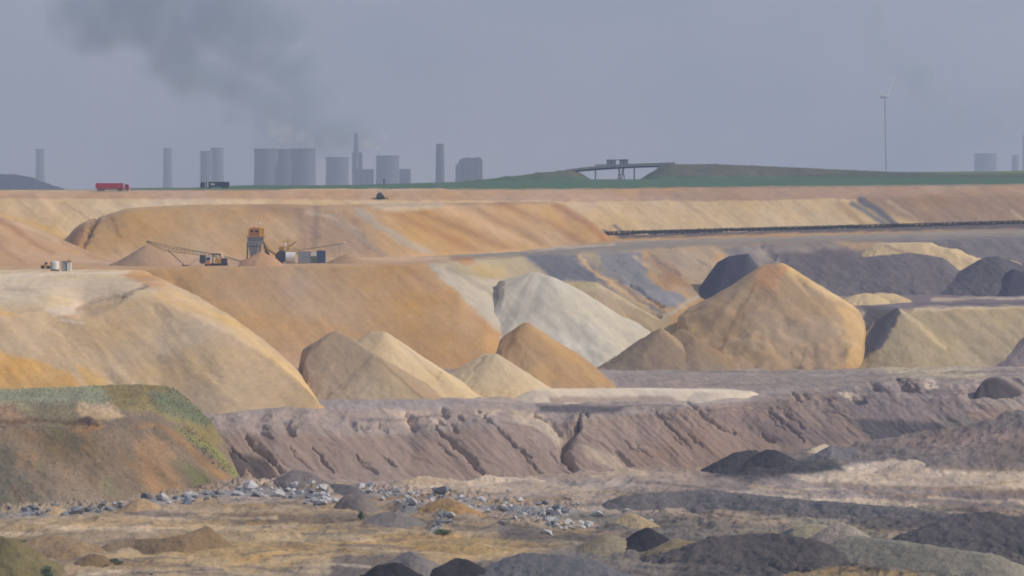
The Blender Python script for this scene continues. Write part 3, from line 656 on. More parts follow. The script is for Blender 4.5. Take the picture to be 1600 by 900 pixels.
# =================================================================== 8. bank under the viewpoint (behind and below the camera)
nb = MB()
xs_ = [-2500, -600, -200, -60, 0, 60, 200, 600, 2500]; prof = [(-600, -1.7), (2.5, -1.7), (6, -3.2), (60, -38), (100, -64), (140, -87)]
nb.add([(x, y, z) for y, z in prof for x in xs_], [(r * 9 + i, r * 9 + i + 1, r * 9 + i + 10, r * 9 + i + 9) for r in range(5) for i in range(8)])
o = nb.build('ground', plain_mat('near_bank_soil', (.28, .22, .15), .95, 0, .3, .2)); tag(o, kind='structure')
# =================================================================== heaps
G = 'spoil heaps standing on the pit floor'
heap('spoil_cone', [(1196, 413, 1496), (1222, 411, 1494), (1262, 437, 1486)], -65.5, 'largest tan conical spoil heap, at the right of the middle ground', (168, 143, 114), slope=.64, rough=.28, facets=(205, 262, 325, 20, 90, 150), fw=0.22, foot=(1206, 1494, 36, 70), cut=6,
     items=[(5, [(1222, 414), (1290, 455), (1350, 485)], (212, 180, 130), 6), (2.5, [(1190, 425), (1165, 470), (1125, 545)], (142, 120, 96), 4), ('P', [(1180, 418), (1230, 415), (1215, 450), (1180, 450)], (186, 146, 112), 6),  # sunlight on the right flank painted in, over partly yellower sand
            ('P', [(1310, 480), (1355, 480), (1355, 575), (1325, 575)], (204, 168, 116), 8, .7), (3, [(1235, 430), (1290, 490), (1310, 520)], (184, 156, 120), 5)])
heap('spoil_cone', [(772, 441, 1512), (836, 425, 1508), (858, 432, 1504)], -65.5, 'whitish sand heap rising behind the small orange cone', (188, 178, 158), slope=.62, rough=.2, facets=(250, 320, 20, 100, 180), fw=0.20, flute=.12, foot=(882, 1508, 42, 80), cut=1.6, r0=3,
     items=[(3, [(775, 445), (820, 520)], (176, 162, 138), 5, .7), (1.2, [(870, 490), (940, 492)], (176, 164, 146), 2, .5)])
heap('spoil_ridge', [(866, 443, 1530), (930, 441, 1528), (1040, 505, 1510)], -65.5, 'tan ridge of sand sloping down between the whitish heap and the largest cone', (172, 148, 116), slope=.64, facets=(240, 300, 20, 120), fw=0.16,
     items=[(4, [(930, 445), (1040, 500)], (190, 168, 132), 4), ('P', [(865, 438), (945, 440), (930, 455), (880, 455)], (176, 160, 112), 4)])
heap('spoil_cone', [(822, 503, 1318)], -65, 'small steep orange sand cone in front of the whitish heap', (172, 139, 102), slope=.69, flute=.25, foot=(866, 1318, 21, 45), cut=3.5,
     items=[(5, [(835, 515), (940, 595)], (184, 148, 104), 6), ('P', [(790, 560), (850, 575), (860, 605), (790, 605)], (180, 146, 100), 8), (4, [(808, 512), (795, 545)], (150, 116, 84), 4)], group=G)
heap('spoil_cone', [(1032, 513, 1448)], -65.5, 'small brown cone just left of the largest cone', (143, 122, 98), slope=.68, facets=(215, 275, 335, 30, 120), fw=0.24, group=G, items=[(3, [(1035, 515), (1100, 570)], (166, 140, 110), 5)])
heap('spoil_cone', [(1066, 513, 1452), (1084, 527, 1446)], -65.5, 'low brown cone leaning on the left foot of the largest cone', (146, 124, 100), slope=.66,  facets=(230, 320, 60, 150), fw=0.24, group=G)
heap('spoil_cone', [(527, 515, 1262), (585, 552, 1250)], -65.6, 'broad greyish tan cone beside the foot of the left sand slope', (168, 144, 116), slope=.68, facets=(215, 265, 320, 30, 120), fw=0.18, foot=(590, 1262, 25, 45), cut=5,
     items=[('P', [(465, 540), (500, 525), (500, 620), (460, 620)], (160, 134, 110), 8), ('P', [(560, 575), (620, 590), (660, 625), (560, 628)], (172, 150, 118), 8), (2, [(590, 560), (640, 605), (660, 625)], (140, 122, 98), 3)])  # first polygon puts the left flank's shade into the colour
heap('spoil_ridge', [(583, 518, 1275), (602, 519, 1272), (690, 580, 1262)], -65.4, 'smooth pale sand ridge with rounded top right of the greyish tan cone', (198, 172, 132), slope=.68, facets=(225, 300, 20, 110), fw=0.12, flute=.12, rough=.25,
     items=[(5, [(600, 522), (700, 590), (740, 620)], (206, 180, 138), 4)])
heap('spoil_cone', [(757, 553, 1285), (775, 553, 1283)], -65.3, 'small pale yellow cone between the pale ridge and the orange cone', (196, 172, 132), slope=.66, flute=.15, facets=(215, 280, 340, 60, 150), fw=0.20, group=G, items=[(2, [(758, 556), (745, 580)], (160, 140, 108), 2)])
heap('spoil_cone', [(1402, 481, 1474)], -65.5, 'grey tan pyramid with dark left flank at the right', (160, 144, 116), slope=.66, facets=(215, 275, 345, 60, 140), fw=0.30, flute=.25,
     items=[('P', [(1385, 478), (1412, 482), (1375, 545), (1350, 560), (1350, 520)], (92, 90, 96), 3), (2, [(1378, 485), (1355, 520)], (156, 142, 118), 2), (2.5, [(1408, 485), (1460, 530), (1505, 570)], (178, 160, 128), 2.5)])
heap('spoil_heap', [(1344, 460, 1520), (1352, 458, 1520)], -46, 'low rounded yellow heap behind the shoulder of the largest cone', (194, 168, 122), slope=.55, r0=4, keep=5)
heap('spoil_heap', [(1375, 457, 1525), (1388, 458, 1525), (1402, 466, 1520)], -46, 'low yellow heap above the grey tan pyramid', (190, 164, 120), slope=.55, r0=4, keep=5)
heap('spoil_cone', [(1622, 515, 1462)], -65.5, 'purplish grey cone cut by the right edge', (138, 124, 122), slope=.66, facets=(200, 260, 320, 60, 140), fw=0.24)
heap('spoil_heap', [(1530, 490, 1500), (1580, 484, 1500), (1660, 484, 1500)], -65.5, 'long ochre bank behind the purplish grey cone', (176, 156, 120), slope=.7, items=[('P', [(1440, 486), (1500, 490), (1530, 575), (1470, 560)], (168, 150, 122), 6), (2, [(1440, 485), (1650, 482)], (196, 176, 142), 3)])
heap('dark_heap', [(1124, 408, 1540), (1140, 399, 1538), (1168, 396, 1536)], -48, 'dark blue grey heap tucked behind the left flank of the largest cone', (94, 94, 106), slope=1.4, keep=8)
heap('dark_heap', [(1542, 401, 1568), (1560, 400, 1566), (1625, 425, 1562)], -41, 'dark coaly ridge by the right edge below the conveyor', (104, 101, 108), slope=.62, mat=MAT['bank'], facets=(200, 250, 310, 60), fw=0.20, group=None)
heap('dark_heap', [(1585, 420, 1556), (1650, 446, 1552)], -41.5, 'darkest coaly ridge, lower one at the right edge', (82, 82, 94), slope=.6, facets=(230, 300, 60), fw=0.20)
heap('sand_tongue', [(1385, 380, 1594), (1440, 379, 1590), (1480, 389, 1586), (1530, 406, 1580), (1570, 408, 1580)], -27, 'pale sand spilling over the top of the dark slope below the conveyor', (196, 172, 134), slope=.7, flat=3, r0=2, items=[(2.5, [(1380, 384), (1410, 395)], (166, 142, 120), 3)])
heap('dark_heap', [(1235, 404, 1580), (1290, 398, 1580), (1350, 402, 1578), (1420, 395, 1578), (1470, 402, 1576), (1535, 436, 1572)], -42, 'long dark overburden bank behind the largest cone', (114, 109, 113), slope=.62, rough=.7, mat=MAT['bank'])
heap('sand_terrace', [(870, 609, 1262), (1000, 608, 1264), (1110, 609, 1258), (1138, 612, 1250)], -67.5, 'long flat topped pale sand terrace on the purple plateau', (212, 193, 166), slope=.5, flat=7, r0=1, rough=.3, items=[('P', [(860, 618), (1050, 620), (1080, 632), (860, 632)], (172, 152, 136), 4)])
heap('dark_heap', [(1536, 593, 1182), (1556, 585, 1182), (1592, 590, 1184)], -75, 'round dark hummock with a pale cap at the right edge', (98, 92, 95), slope=.75, facets=(215, 260, 320, 30), fw=0.16, R=13, cut=1.4, rough=1.0, keep=2, items=[(4, [(1525, 592), (1560, 584), (1600, 610)], (160, 144, 134), 4)])
heap('spoil_heap', [(1590, 585, 1215), (1660, 592, 1210)], -75, 'pale purplish heap leaning out of the right edge', (150, 134, 130), slope=.6, rough=.8, flat=3)
# --- on the floor in front
H2 = 'low heaps on the pit floor'
fheap('low_heap', [(640, 748, 0), (665, 744, 2), (690, 750, 2), (730, 752, 0), (765, 744, 2), (790, 746, 2), (840, 748, 0)], 760, 'row of low beige heaps at the foot of the purple bank', (186, 164, 138), slope=.55, rough=1.6, r0=1.5)
fheap('low_heap', [(925, 742, 0), (975, 731, 4), (995, 735, 0)], 748, 'beige toe of slumped sand at the foot of the purple bank', (184, 162, 138), slope=.45, rough=.8)
fheap('dark_heap', [(462, 734, 0), (480, 738, -1)], 757, 'dark grey mound resting against the left end of the purple bank', (121, 113, 111), slope=.62, rough=0.6, r0=.8, R=8)
fheap('dark_heap', [(524, 756, 0), (545, 758, -2)], 773, 'dark mound with white stones at its foot, left of centre', (107, 103, 105), slope=.55, rough=0.7)
fheap('dark_heap', [(548, 771, 0), (565, 773, -2)], 798, 'smooth brown dome among the white stones', (131, 119, 113), slope=.75, r0=.8, R=5, rough=0.4)
fheap('dark_heap', [(600, 800, 0), (625, 801, -2)], 822, 'low grey dome below the brown dome', (129, 121, 115), slope=.5, r0=.8, rough=0.5)
fheap('low_heap', [(694, 776, 0), (715, 786, -8)], 802, 'ochre mound dotted with grey stones', (166, 134, 94), slope=.55, rough=1.2)
fheap('dark_heap', [(1152, 706, 0), (1178, 704, 3)], 729, 'dark hump below the right part of the purple bank', (78, 77, 82), slope=.6, rough=0.8, r0=.8)
fheap('dark_heap', [(1200, 702, 0), (1212, 704, -2)], 727, 'second dark hump, right behind the first dark hump', (76, 75, 80), slope=.6, rough=0.8, r0=.8)
fheap('low_heap', [(1272, 700, 0), (1288, 694, 4)], 710, 'small sunlit beige wedge at the foot of the right bank', (190, 172, 144), slope=.7, rough=.3)
fheap('dark_heap', [(1300, 697, 0), (1330, 700, 0)], 716, 'dark rough hump beside the small beige wedge', (115, 111, 113), slope=.55, rough=1.2)
fheap('low_heap', [(1412, 722, 0), (1424, 718, 1), (1440, 724, -1)], 736, 'pale sand mound on the beige flat at the right', (186, 166, 142), slope=.4, rough=.6)
fheap('dark_ridge', [(985, 776, 0), (1060, 770, 4), (1105, 767, 4), (1200, 778, -10), (1330, 788, -22), (1450, 800, -38), (1490, 806, -45)], 796, 'long low dark ridge crossing the right of the pit floor', (107, 103, 103), slope=.5, flat=2, rough=1.5, r0=.8)
fheap('dark_ridge', [(1500, 803, 0), (1530, 798, 0), (1600, 808, -5), (1680, 800, -5)], 865, 'lumpy dark bank at the right edge of the pit floor', (94, 90, 91), slope=.42, rough=1.8)
fheap('dark_heap', [(1011, 823, 0)], 862, 'sharp dark cone in the right foreground', (64, 62, 68), slope=.72, facets=(200, 270, 330, 60, 130), fw=0.20, rough=0.8, group=None)
fheap('low_heap', [(982, 801, 0), (1000, 806, -3)], 822, 'small tan heap topped by a white stone', (160, 140, 106), slope=.6, rough=.6)
fheap('low_heap', [(950, 834, 0)], 864, 'smooth pale olive dome left of the sharp dark cone', (142, 128, 102), slope=.62, r0=2, rough=.4)
fheap('low_heap', [(1062, 842, 0), (1075, 845, 0)], 872, 'tan patch of a mound among the dark spoil', (132, 118, 92), slope=.5, rough=1, r0=2)
fheap('dark_heap', [(1120, 838, 0), (1190, 834, 0), (1260, 842, -5)], 880, 'rugged dark bank in the right foreground', (92, 88, 88), slope=.36, rough=2.0)
fheap('dark_heap', [(598, 881, 0), (622, 879, 0)], 910, 'black heap cut by the bottom edge, left one', (62, 60, 64), slope=.65, rough=0.8, group=None)
fheap('dark_heap', [(690, 884, 0), (716, 871, 4), (728, 874, 3)], 905, 'black heap near the bottom edge, right of the other one', (64, 62, 66), slope=.6, rough=0.6)
fheap('dark_heap', [(815, 864, 0), (860, 866, -2), (930, 876, -6)], 898, 'wide low charcoal heap near the bottom edge', (105, 103, 105), slope=.5, rough=1.1, r0=.8)
fheap('dark_heap', [(640, 862, 0), (655, 870, -6)], 895, 'brown grey ridge behind the black heaps', (125, 115, 109), slope=.55, rough=0.8)
fheap('low_heap', [(1268, 818, 0), (1290, 820, -2)], 850, 'pale olive and cream heap in the right foreground', (156, 144, 114), slope=.6, rough=.8)
fheap('low_heap', [(1312, 815, 0), (1325, 820, -2)], 850, 'second cream coloured heap in the right foreground, farther right', (152, 138, 124), slope=.65, rough=.8)
fheap('dark_heap', [(1238, 826, 0), (1245, 826, 0)], 838, 'tiny dark cone at the left of the cream heaps', (95, 93, 99), slope=.6, rough=0.5)
fheap('low_ridge', [(1340, 838, 0), (1400, 846, -10), (1480, 858, -22), (1550, 868, -30)], 876, 'long smooth olive grey ridge running to the lower right', (134, 128, 114), slope=.5, flat=1, rough=.8, r0=1)
fheap('sand_ridge', [(170, 850, 0), (210, 843, 3), (255, 842, 1), (285, 836, 1), (322, 822, 5)], 863, 'crescent shaped brown sand ridge in the left foreground', (136, 115, 88), slope=.9, facets=(250, 290, 80), fw=0.16, rough=.6)
fheap('low_heap', [(60, 842, 0), (85, 837, 1), (110, 842, -3)], 872, 'broad ochre mound in the left foreground', (148, 122, 90), slope=.42, rough=1, r0=2)
fheap('low_heap', [(145, 866, 0), (150, 865, 0)], 885, 'small pointed brown cone near the bottom left', (132, 112, 88), slope=.55, rough=.5)
fheap('low_heap', [(-20, 836, 0), (15, 840, -3)], 900, 'weedy mound at the lower left corner', (116, 106, 76), slope=.6, rough=1.2)
fheap('low_heap', [(220, 778, 0), (228, 781, 0)], 797, 'small ochre cone among the grey stones at the left', (172, 140, 98), slope=.6, rough=.5)
fheap('low_heap', [(86, 792, 0)], 806, 'smallest ochre cone, among grey stones at the far left', (170, 142, 106), slope=.6, rough=.5)

# pile under the stacker boom and the pile in front of the hopper machine
heap('sand_pile', [(230, 383, 1550)], -30.5, 'brown sand pile under the tip of the stacker boom', (164, 132, 102), slope=.62, facets=(215, 280, 340, 60), fw=0.16, rough=.3)
heap('sand_pile', [(408, 393, 1513)], -31, 'orange sand pile in front of the tall hopper machine', (180, 138, 98), slope=.62, rough=.3, foot=(406, 1513, 10, 10), cut=1.2, keep=1.5)
heap('sand_pile', [(542, 397, 1540)], -31, 'low brown pile right of the blue container', (164, 132, 100), slope=.5, rough=.3)
# =================================================================== machines and vehicles
M_ = {
 'yellow': plain_mat('yellow_paint', (.66, .38, .05), .5), 'orange': plain_mat('orange_paint', (.66, .27, .04), .5), 'white': plain_mat('white_paint', (.80, .80, .76), .5, var=.06),
 'grey': plain_mat('grey_paint', (.40, .43, .45), .5), 'dark': plain_mat('dark_steel', (.07, .07, .08), .6), 'steel': plain_mat('galvanised_steel', (.26, .26, .24), .55, .3),
 'blue': plain_mat('blue_paint', (.08, .13, .24), .5), 'red': plain_mat('red_paint', (.50, .035, .06), .5), 'rubber': plain_mat('rubber', (.03, .03, .03), .9), 'green': plain_mat('green_paint', (.16, .24, .15), .6),
 'navy': plain_mat('navy_tarpaulin', (.03, .045, .09), .7), 'glass': plain_mat('dark_glass', (.03, .04, .05), .1), 'rust': plain_mat('rusty_steel', (.20, .13, .08), .8, var=.3), 'belt': plain_mat('conveyor_belt', (.05, .05, .055), .8),
 'concrete': plain_mat('concrete', (.32, .31, .29), .9), 'olive': plain_mat('olive_grey_steel', (.20, .19, .14), .7),
}
class Frame:
    def __init__(s, sheet_, px, py, Y=None):
        s.g = at(sheet_, px, py) if Y is None else Wp(px, py, Y)
        s.k = s.g.y / F; s.px = px; s.py = float(proj(s.g.x, s.g.y, s.g.z)[1])
        s.px = float(proj(s.g.x, s.g.y, s.g.z)[0])
    def __call__(s, px, py, dy=0.0): return Vector(((px - s.px) * s.k, dy, (s.py - py) * s.k))
    def box(s, mb, x0, x1, y0, y1, d=2.4, dy=0.0):
        a, b = s(x0, y1, dy), s(x1, y0, dy); c = (a + b) / 2
        return mb.box((c.x, dy, c.z), (abs(b.x - a.x), d, abs(b.z - a.z)))
def truss(mb, a, b, h0, h1, wd, n, r=.08):
    a, b = Vector(a), Vector(b); up = Vector((0, 0, 1))
    for sy in (-1, 1):
        o = Vector((0, sy * wd / 2, 0)); pl = pu = None
        for i in range(n + 1):
            t = i / n; h = h0 + (h1 - h0) * t; lo = a.lerp(b, t) + o; hi = lo + up * h
            mb.bar(lo, hi, r)
            if pl is not None:
                mb.bar(pl, lo, r * 1.5); mb.bar(pu, hi, r * 1.5); mb.bar(pl, hi, r)
            pl, pu = lo, hi
    for i in range(0, n + 1):
        p = a.lerp(b, i / n); mb.bar(p + Vector((0, -wd / 2, 0)), p + Vector((0, wd / 2, 0)), r)
def crawler(mb, c, L_, H_, Wd):
    """side-on crawler track: rounded loop"""
    n = 10; prof = []
    for sx in (1, -1):
        for i in range(n + 1):
            an = -math.pi / 2 + math.pi * i / n
            prof.append((sx * (L_ / 2 - H_ / 2) + sx * math.cos(an) * H_ / 2, sx * math.sin(an) * H_ / 2 + H_ / 2))
    vs = [(c[0] + x, z + c[2]) for x, z in prof]
    mb.prism(vs, c[1] - Wd / 2, c[1] + Wd / 2)

# ---- stacker with long boom
fr = Frame('bench_slope', 335, 415.5)
t = empty('stacker', fr.g, 'mobile stacker with a long sloping truss boom reaching left over its own sand pile', 'stacker')
m = MB(); truss(m, fr(258, 392), fr(345, 402.5), 1.4, .9, 1.3, 14); truss(m, fr(231, 379), fr(258, 392), .35, 1.4, 1.1, 5); m.box(fr(231, 378), (1.1, 1.4, .7)); m.build('boom', M_['olive'], t)
m = MB(); m.bar(fr(231, 376.5), fr(262, 384), 1.0, .14); m.bar(fr(262, 384), fr(345, 398.5), 1.0, .14); m.build('belt', M_['belt'], t)
m = MB(); truss(m, fr(350, 401.5), fr(384, 411.5), .5, .35, 1.1, 7); m.build('tail_boom', M_['olive'], t)
m = MB(); m.bar(fr(262, 391), fr(288, 414.5), .22); m.bar(fr(262, 391, .8), fr(288, 414.5, .8), .22); m.box(fr(289, 415), (2.6, 1.6, .45)); m.bar(fr(310, 403), fr(295, 414.5), .15); m.build('support_leg', M_['rust'], t)
m = MB(); m.tube(fr(317, 407, -2.0), fr(317, 407, 1.4), 1.25, n=20); fr.box(m, 312.5, 321.5, 398.5, 403, 3.2); m.build('drum', M_['dark'], t, smooth=False)
cb = MB(); fr.box(cb, 321.8, 330, 400.5, 413, 2.4, -.5); cb_o = cb.build('cabin', M_['white'], t, bevel=.12)
m = MB(); fr.box(m, 323, 328.8, 402, 406.5, .1, -1.74); m.build('window', M_['glass'], cb_o); m = MB(); fr.box(m, 323.5, 328.5, 407.5, 413.2, .1, -1.75); m.build('door', M_['orange'], cb_o)
m = MB(); m.bar(fr(332, 415), fr(333, 396), .4); m.bar(fr(345, 414), fr(333, 396), .3); m.bar(fr(355, 414), fr(341, 397), .25); m.box(fr(336, 397), (3.2, 2.2, .5)); m.bar(fr(330, 397), fr(345, 397.5), .5); m.build('mast_frame', M_['dark'], t)
m = MB(); m.prism([(p.x, p.z) for p in (fr(335, 410), fr(337, 404.5), (fr(343, 403.5)), fr(345.5, 408), fr(343, 411))], -1.1, .9); m.build('engine_housing', M_['yellow'], t)
m = MB(); fr.box(m, 345.5, 355, 403.5, 412.5, 2.2); m.build('counterweight', M_['dark'], t, bevel=.1)
for dy in (-1.4, 1.4):
    m = MB(); c = fr(338, 416, dy); crawler(m, (c.x, dy, c.z), 8.6, 1.1, .7); m.build('crawler_track', M_['rubber'], t)
# ---- hopper machine
fr = Frame('bench_slope', 400, 411)
t = empty('hopper_machine', fr.g, 'tall feeder machine with orange yellow house, thin mast and grey hopper', 'mining machine')
m = MB(); P3 = [fr(389, 369), fr(389, 357.5), fr(396, 355), fr(413, 357), fr(413, 369)]; m.prism([(p.x, p.z) for p in P3], -2, 1.6); hs_ = m.build('house', M_['orange'], t)
for a_, b_ in ((392, 396), (399, 404)): m = MB(); fr.box(m, a_, b_, 359.5, 363, .1, -2.06); m.build('window', M_['glass'], hs_)
m = MB(); fr.box(m, 405, 413, 356.5, 369, .5, -2.35); m.build('yellow_panel', M_['yellow'], hs_)
m = MB(); m.tube(fr(407, 369, -2.7), fr(407, 351, -2.7), .28, .16); mo = m.build('mast', M_['yellow'], t); m = MB(); m.lathe([(.1, -.5), (.42, -.25), (.42, .25), (.1, .5)], fr(407, 349.8, -2.7), 12); m.build('lamp_head', M_['white'], mo, smooth=True)
m = MB(); fr.box(m, 387, 412, 371, 377, 3.6); fr.box(m, 385, 416, 369.6, 370.6, 4.2)
for x in range(386, 418, 4): m.bar(fr(x, 369.6, -2.1), fr(x, 366.5, -2.1), .07)
m.bar(fr(386, 366.5, -2.1), fr(416, 366.5, -2.1), .07); m.build('platform', M_['steel'], t)
m = MB(); a = [(387, 377), (411, 377), (403, 401), (391, 403)]
vs = [fr(x, y, -2.2 if i < 2 else -.7) for i, (x, y) in enumerate(a)] + [fr(x, y, 2.2 if i < 2 else .7) for i, (x, y) in enumerate(a)]
m.add(vs, [(0, 1, 2, 3), (7, 6, 5, 4), (0, 4, 5, 1), (1, 5, 6, 2), (2, 6, 7, 3), (3, 7, 4, 0)]); hp = m.build('hopper', M_['grey'], t)
m = MB()
for x0, x1 in ((392, 393.5), (397, 396), (402, 398.5)): m.bar(fr(x0, 378, -2.25), fr(x1, 401, -.8), .16)
m.bar(fr(388, 385, -1.95), fr(409, 385, -1.95), .2); m.build('rib', M_['dark'], hp)
m = MB(); m.bar(fr(408, 378), fr(404, 405), .8, .8); m.bar(fr(387, 378), fr(386, 408), .5, .5); m.bar(fr(412, 379), fr(421, 402), 1.0, .9); m.bar(fr(411, 378, 1.5), fr(417, 404, 1.5), .5); m.build('leg', M_['dark'], t)
m = MB(); truss(m, fr(412, 388), fr(433, 401), 2.0, .7, 1.4, 6, .12); m.build('chute_frame', M_['yellow'], t)
m = MB(); m.bar(fr(414, 387), fr(436, 401.5), 1.0, .4); m.build('chute', M_['dark'], t)
m = MB(); truss(m, fr(374, 411.5), fr(390, 405), .5, .6, 1.1, 4); m.build('feed_boom', M_['rust'], t)
for dy in (-1.8, 1.8):
    m = MB(); c = fr(400, 412.5, dy); crawler(m, (c.x, dy, c.z), 9, 1.5, .9); m.build('crawler_track', M_['rubber'], t)
# ---- transfer station
fr = Frame('bench_slope', 450, 411.5)
t = empty('transfer_station', fr.g, 'conveyor transfer station with dark drum, white tank and yellow lattice mast', 'mining machine')
m = MB(); m.tube(fr(440, 401, -1.8), fr(440, 401, 1.8), 2.35, n=28); m.build('drum', M_['dark'], t)
m = MB(); m.tube(fr(447, 402, -1.2), fr(462, 402, -1.2), 2.05, n=24); m.build('tank', M_['white'], t, smooth=False)
m = MB()
for x in range(449, 468, 4): m.bar(fr(x, 397, -1.4), fr(x, 389, -1.4), .12)
m.bar(fr(448, 389, -1.4), fr(466, 389, -1.4), .14); m.bar(fr(448, 393, -1.4), fr(466, 393, -1.4), .12); m.bar(fr(452, 393, -1.4), fr(466, 389, -1.4), .1); fr.box(m, 448, 466, 395.8, 396.6, 2); m.build('railing', M_['rust'], t)
m = MB(); truss(m, fr(436, 391.5), fr(452, 391.5), 1.4, 2.0, 1.5, 4, .14); fr.box(m, 437, 443, 386, 391, 1.5); m.build('gantry', M_['yellow'], t)
m = MB(); 
for sx in (-.3, .3):
    for sy in (-.3, .3): m.bar(fr(450, 391) + Vector((sx, sy, 0)), fr(450, 372) + Vector((sx * .5, sy * .5, 0)), .1)
for i in range(9): m.bar(fr(449, 391 - 2 * i), fr(451, 389 - 2 * i), .07)
m.bar(fr(441, 378.5), fr(457, 376), .25); m.bar(fr(450, 372), fr(441, 378.5), .1); m.bar(fr(450, 373), fr(457, 376), .1); mo = m.build('lattice_mast', M_['yellow'], t)
m = MB(); m.bar(fr(452, 385), fr(463, 377.5), .35); m.build('arm', M_['rust'], mo)
m = MB(); m.lathe([(.1, -.7), (.45, -.4), (.45, .4), (.1, .7)], fr(445.5, 382.5, -1), 12); m.bar(fr(445.5, 384.5, -1), fr(445.5, 391, -1), .2); m.build('beacon', M_['white'], t)
m = MB(); fr.box(m, 434, 466, 411, 412.8, 3.4); m.build('skid', M_['dark'], t)
m = MB(); truss(m, fr(466, 392, 1.5), fr(537, 381, 1.5), .35, .25, .8, 18, .07); m.bar(fr(500, 388, 1.5), fr(498, 411, 1.5), .15); m.bar(fr(530, 382, 1.5), fr(530, 400, 1.5), .12); m.build('discharge_boom', M_['olive'], t)
m = MB(); m.lathe([(.1, -.4), (.35, -.2), (.35, .2), (.1, .4)], fr(538.5, 379.5, 1.5), 10); m.build('lamp_head', M_['white'], t)
def container(name, px0, px1, py0, py1, mat, label, d=2.5, dy=0, sheet_='bench_slope', doors=True):
    f = Frame(sheet_, (px0 + px1) / 2, py1); e = empty(name, f.g + Vector((0, dy, 0)), label, 'container')
    w_, h_ = (px1 - px0) * f.k, (py1 - py0) * f.k
    b = MB().box((0, 0, h_ / 2 + .06), (w_, d, h_ - .12)); body = b.build('body', mat, e, bevel=.06)
    rb = MB(); n = max(3, int(w_ / .45))
    for i in range(n): rb.box((-w_ / 2 + w_ * (i + .5) / n, -d / 2 - .03, h_ / 2 + .05), (.14, .07, h_ * .86))
    rb.build('corrugation', mat, body)
    fr_ = MB()
    for sx in (-1, 1): fr_.box((sx * w_ / 2, -d / 2, h_ / 2), (.16, .18, h_)); fr_.box((sx * w_ / 2, d / 2, h_ / 2), (.16, .18, h_))
    fr_.box((0, -d / 2, h_ - .05), (w_, .16, .16)); fr_.box((-w_ / 2, 0, h_ - .05), (.12, d, .12)); fr_.box((w_ / 2, 0, h_ - .05), (.12, d, .12)); fr_.box((0, -d / 2, .06), (w_, .16, .14)); fr_.build('frame', M_['steel'], e)
    return e, f, w_, h_
container('container', 466, 485, 393, 411.5, M_['grey'], 'pale grey container between the white tank and the small white cabin')
e, f, w_, h_ = container('site_cabin', 485.5, 494, 394, 411.5, M_['green'], 'narrow green cabin with white top between grey and blue containers')
MB().box((0, -.05, h_ * .82), (w_ * 1.04, 2.7, h_ * .36)).build('top_panel', M_['white'], e)
container('container', 494.5, 508, 391.5, 411.5, M_['blue'], 'dark blue container at the right end of the machine group')
# ---- white tanks at the left
f = Frame('sand_slope', 86, 424.3); e = empty('silo', f.g, 'round white silo with dark base beside the yellow loader, far left', 'silo')
k = f.k; r_ = 6.1 * k
MB().lathe([(r_, .5), (r_, 13 * k), (r_ * .8, 14.6 * k), (r_ * .2, 15.3 * k)], n=28).build('shell', M_['white'], e, smooth=False)
MB().lathe([(r_ * 1.04, -.6), (r_ * 1.04, .5)], n=28).build('base_ring', M_['dark'], e)
m = MB(); m.bar((-r_ * .9, -r_ * .5, 0), (-r_ * .9, -r_ * .5, 14 * k), .25); m.bar((-r_ * 1.1, -r_ * .2, 0), (-r_ * 1.1, -r_ * .2, 14 * k), .2)
for i in range(9): m.bar((-r_ * .9, -r_ * .5, i * k * 1.5), (-r_ * 1.1, -r_ * .2, i * k * 1.5), .08)
m.build('ladder', M_['green'], e)
f = Frame('sand_slope', 104.5, 423.8); e = empty('pump_cabin', f.g, 'pair of narrow white cabins under one roof right of the round silo', 'cabin')
k = f.k
MB().box((-3.9 * k, 0, 7 * k), (6 * k, 2.4, 14 * k)).build('cabinet', M_['grey'], e, bevel=.05); MB().box((4.2 * k, 0, 7.2 * k), (6.4 * k, 2.4, 14.6 * k)).build('cabinet', M_['white'], e, bevel=.05)
MB().box((0, 0, 15 * k), (16 * k, 2.8, .35)).build('roof', M_['steel'], e); MB().box((0, .2, 7 * k), (2.2 * k, 1.6, 13 * k)).build('gap_panel', M_['dark'], e)
MB().lathe([(.1, 0), (.5, .1), (.5, .7), (.1, .9)], (4.4 * k, 0, 15.3 * k), 12).build('lamp', M_['yellow'], e)
# ---- small machines
def loader(f, label, s, mat, name='wheel_loader', cat='loader', flip=1):
    e = empty(name, f.g, label, cat)
    m = MB(); m.prism([(flip * x * s, z * s) for x, z in ((-2.3, .7), (-2.3, 1.7), (-.6, 2.0), (-.6, 1.5), (1.4, 1.3), (1.4, .7))], -.9 * s, .9 * s); m.build('body', mat, e)
    m = MB(); m.box((flip * .1 * s, 0, 2.3 * s), (1.3 * s, 1.4 * s, 1.4 * s)); c_ = m.build('cab', mat, e, bevel=.1 * s); MB().box((flip * .1 * s, -.72 * s, 2.45 * s), (1.0 * s, .06, .8 * s)).build('window', M_['glass'], c_)
    m = MB(); m.bar((flip * 1.2 * s, 0, 1.2 * s), (flip * 2.7 * s, 0, .6 * s), .3 * s); m.prism([(flip * x * s, z * s) for x, z in ((2.6, .1), (2.6, 1.2), (2.9, 1.1), (3.5, .15))], -1.3 * s, 1.3 * s); m.build('bucket', M_['rust'], e)
    for sx in (-1.4, 1.0):
        for sy in (-1, 1):
            m = MB(); m.tube((flip * sx * s, sy * .8 * s, .72 * s), (flip * sx * s, sy * 1.3 * s, .72 * s), .72 * s, n=18); m.build('wheel', M_['rubber'], e)
    return e
loader(Frame('sand_slope', 72, 420.5), 'small yellow wheel loader at the left of the round silo', .85, M_['yellow'])
f = Frame('plain', 595, 310.5); e = empty('bulldozer', f.g, 'small dark bulldozer working below the far rim', 'bulldozer'); s = .95
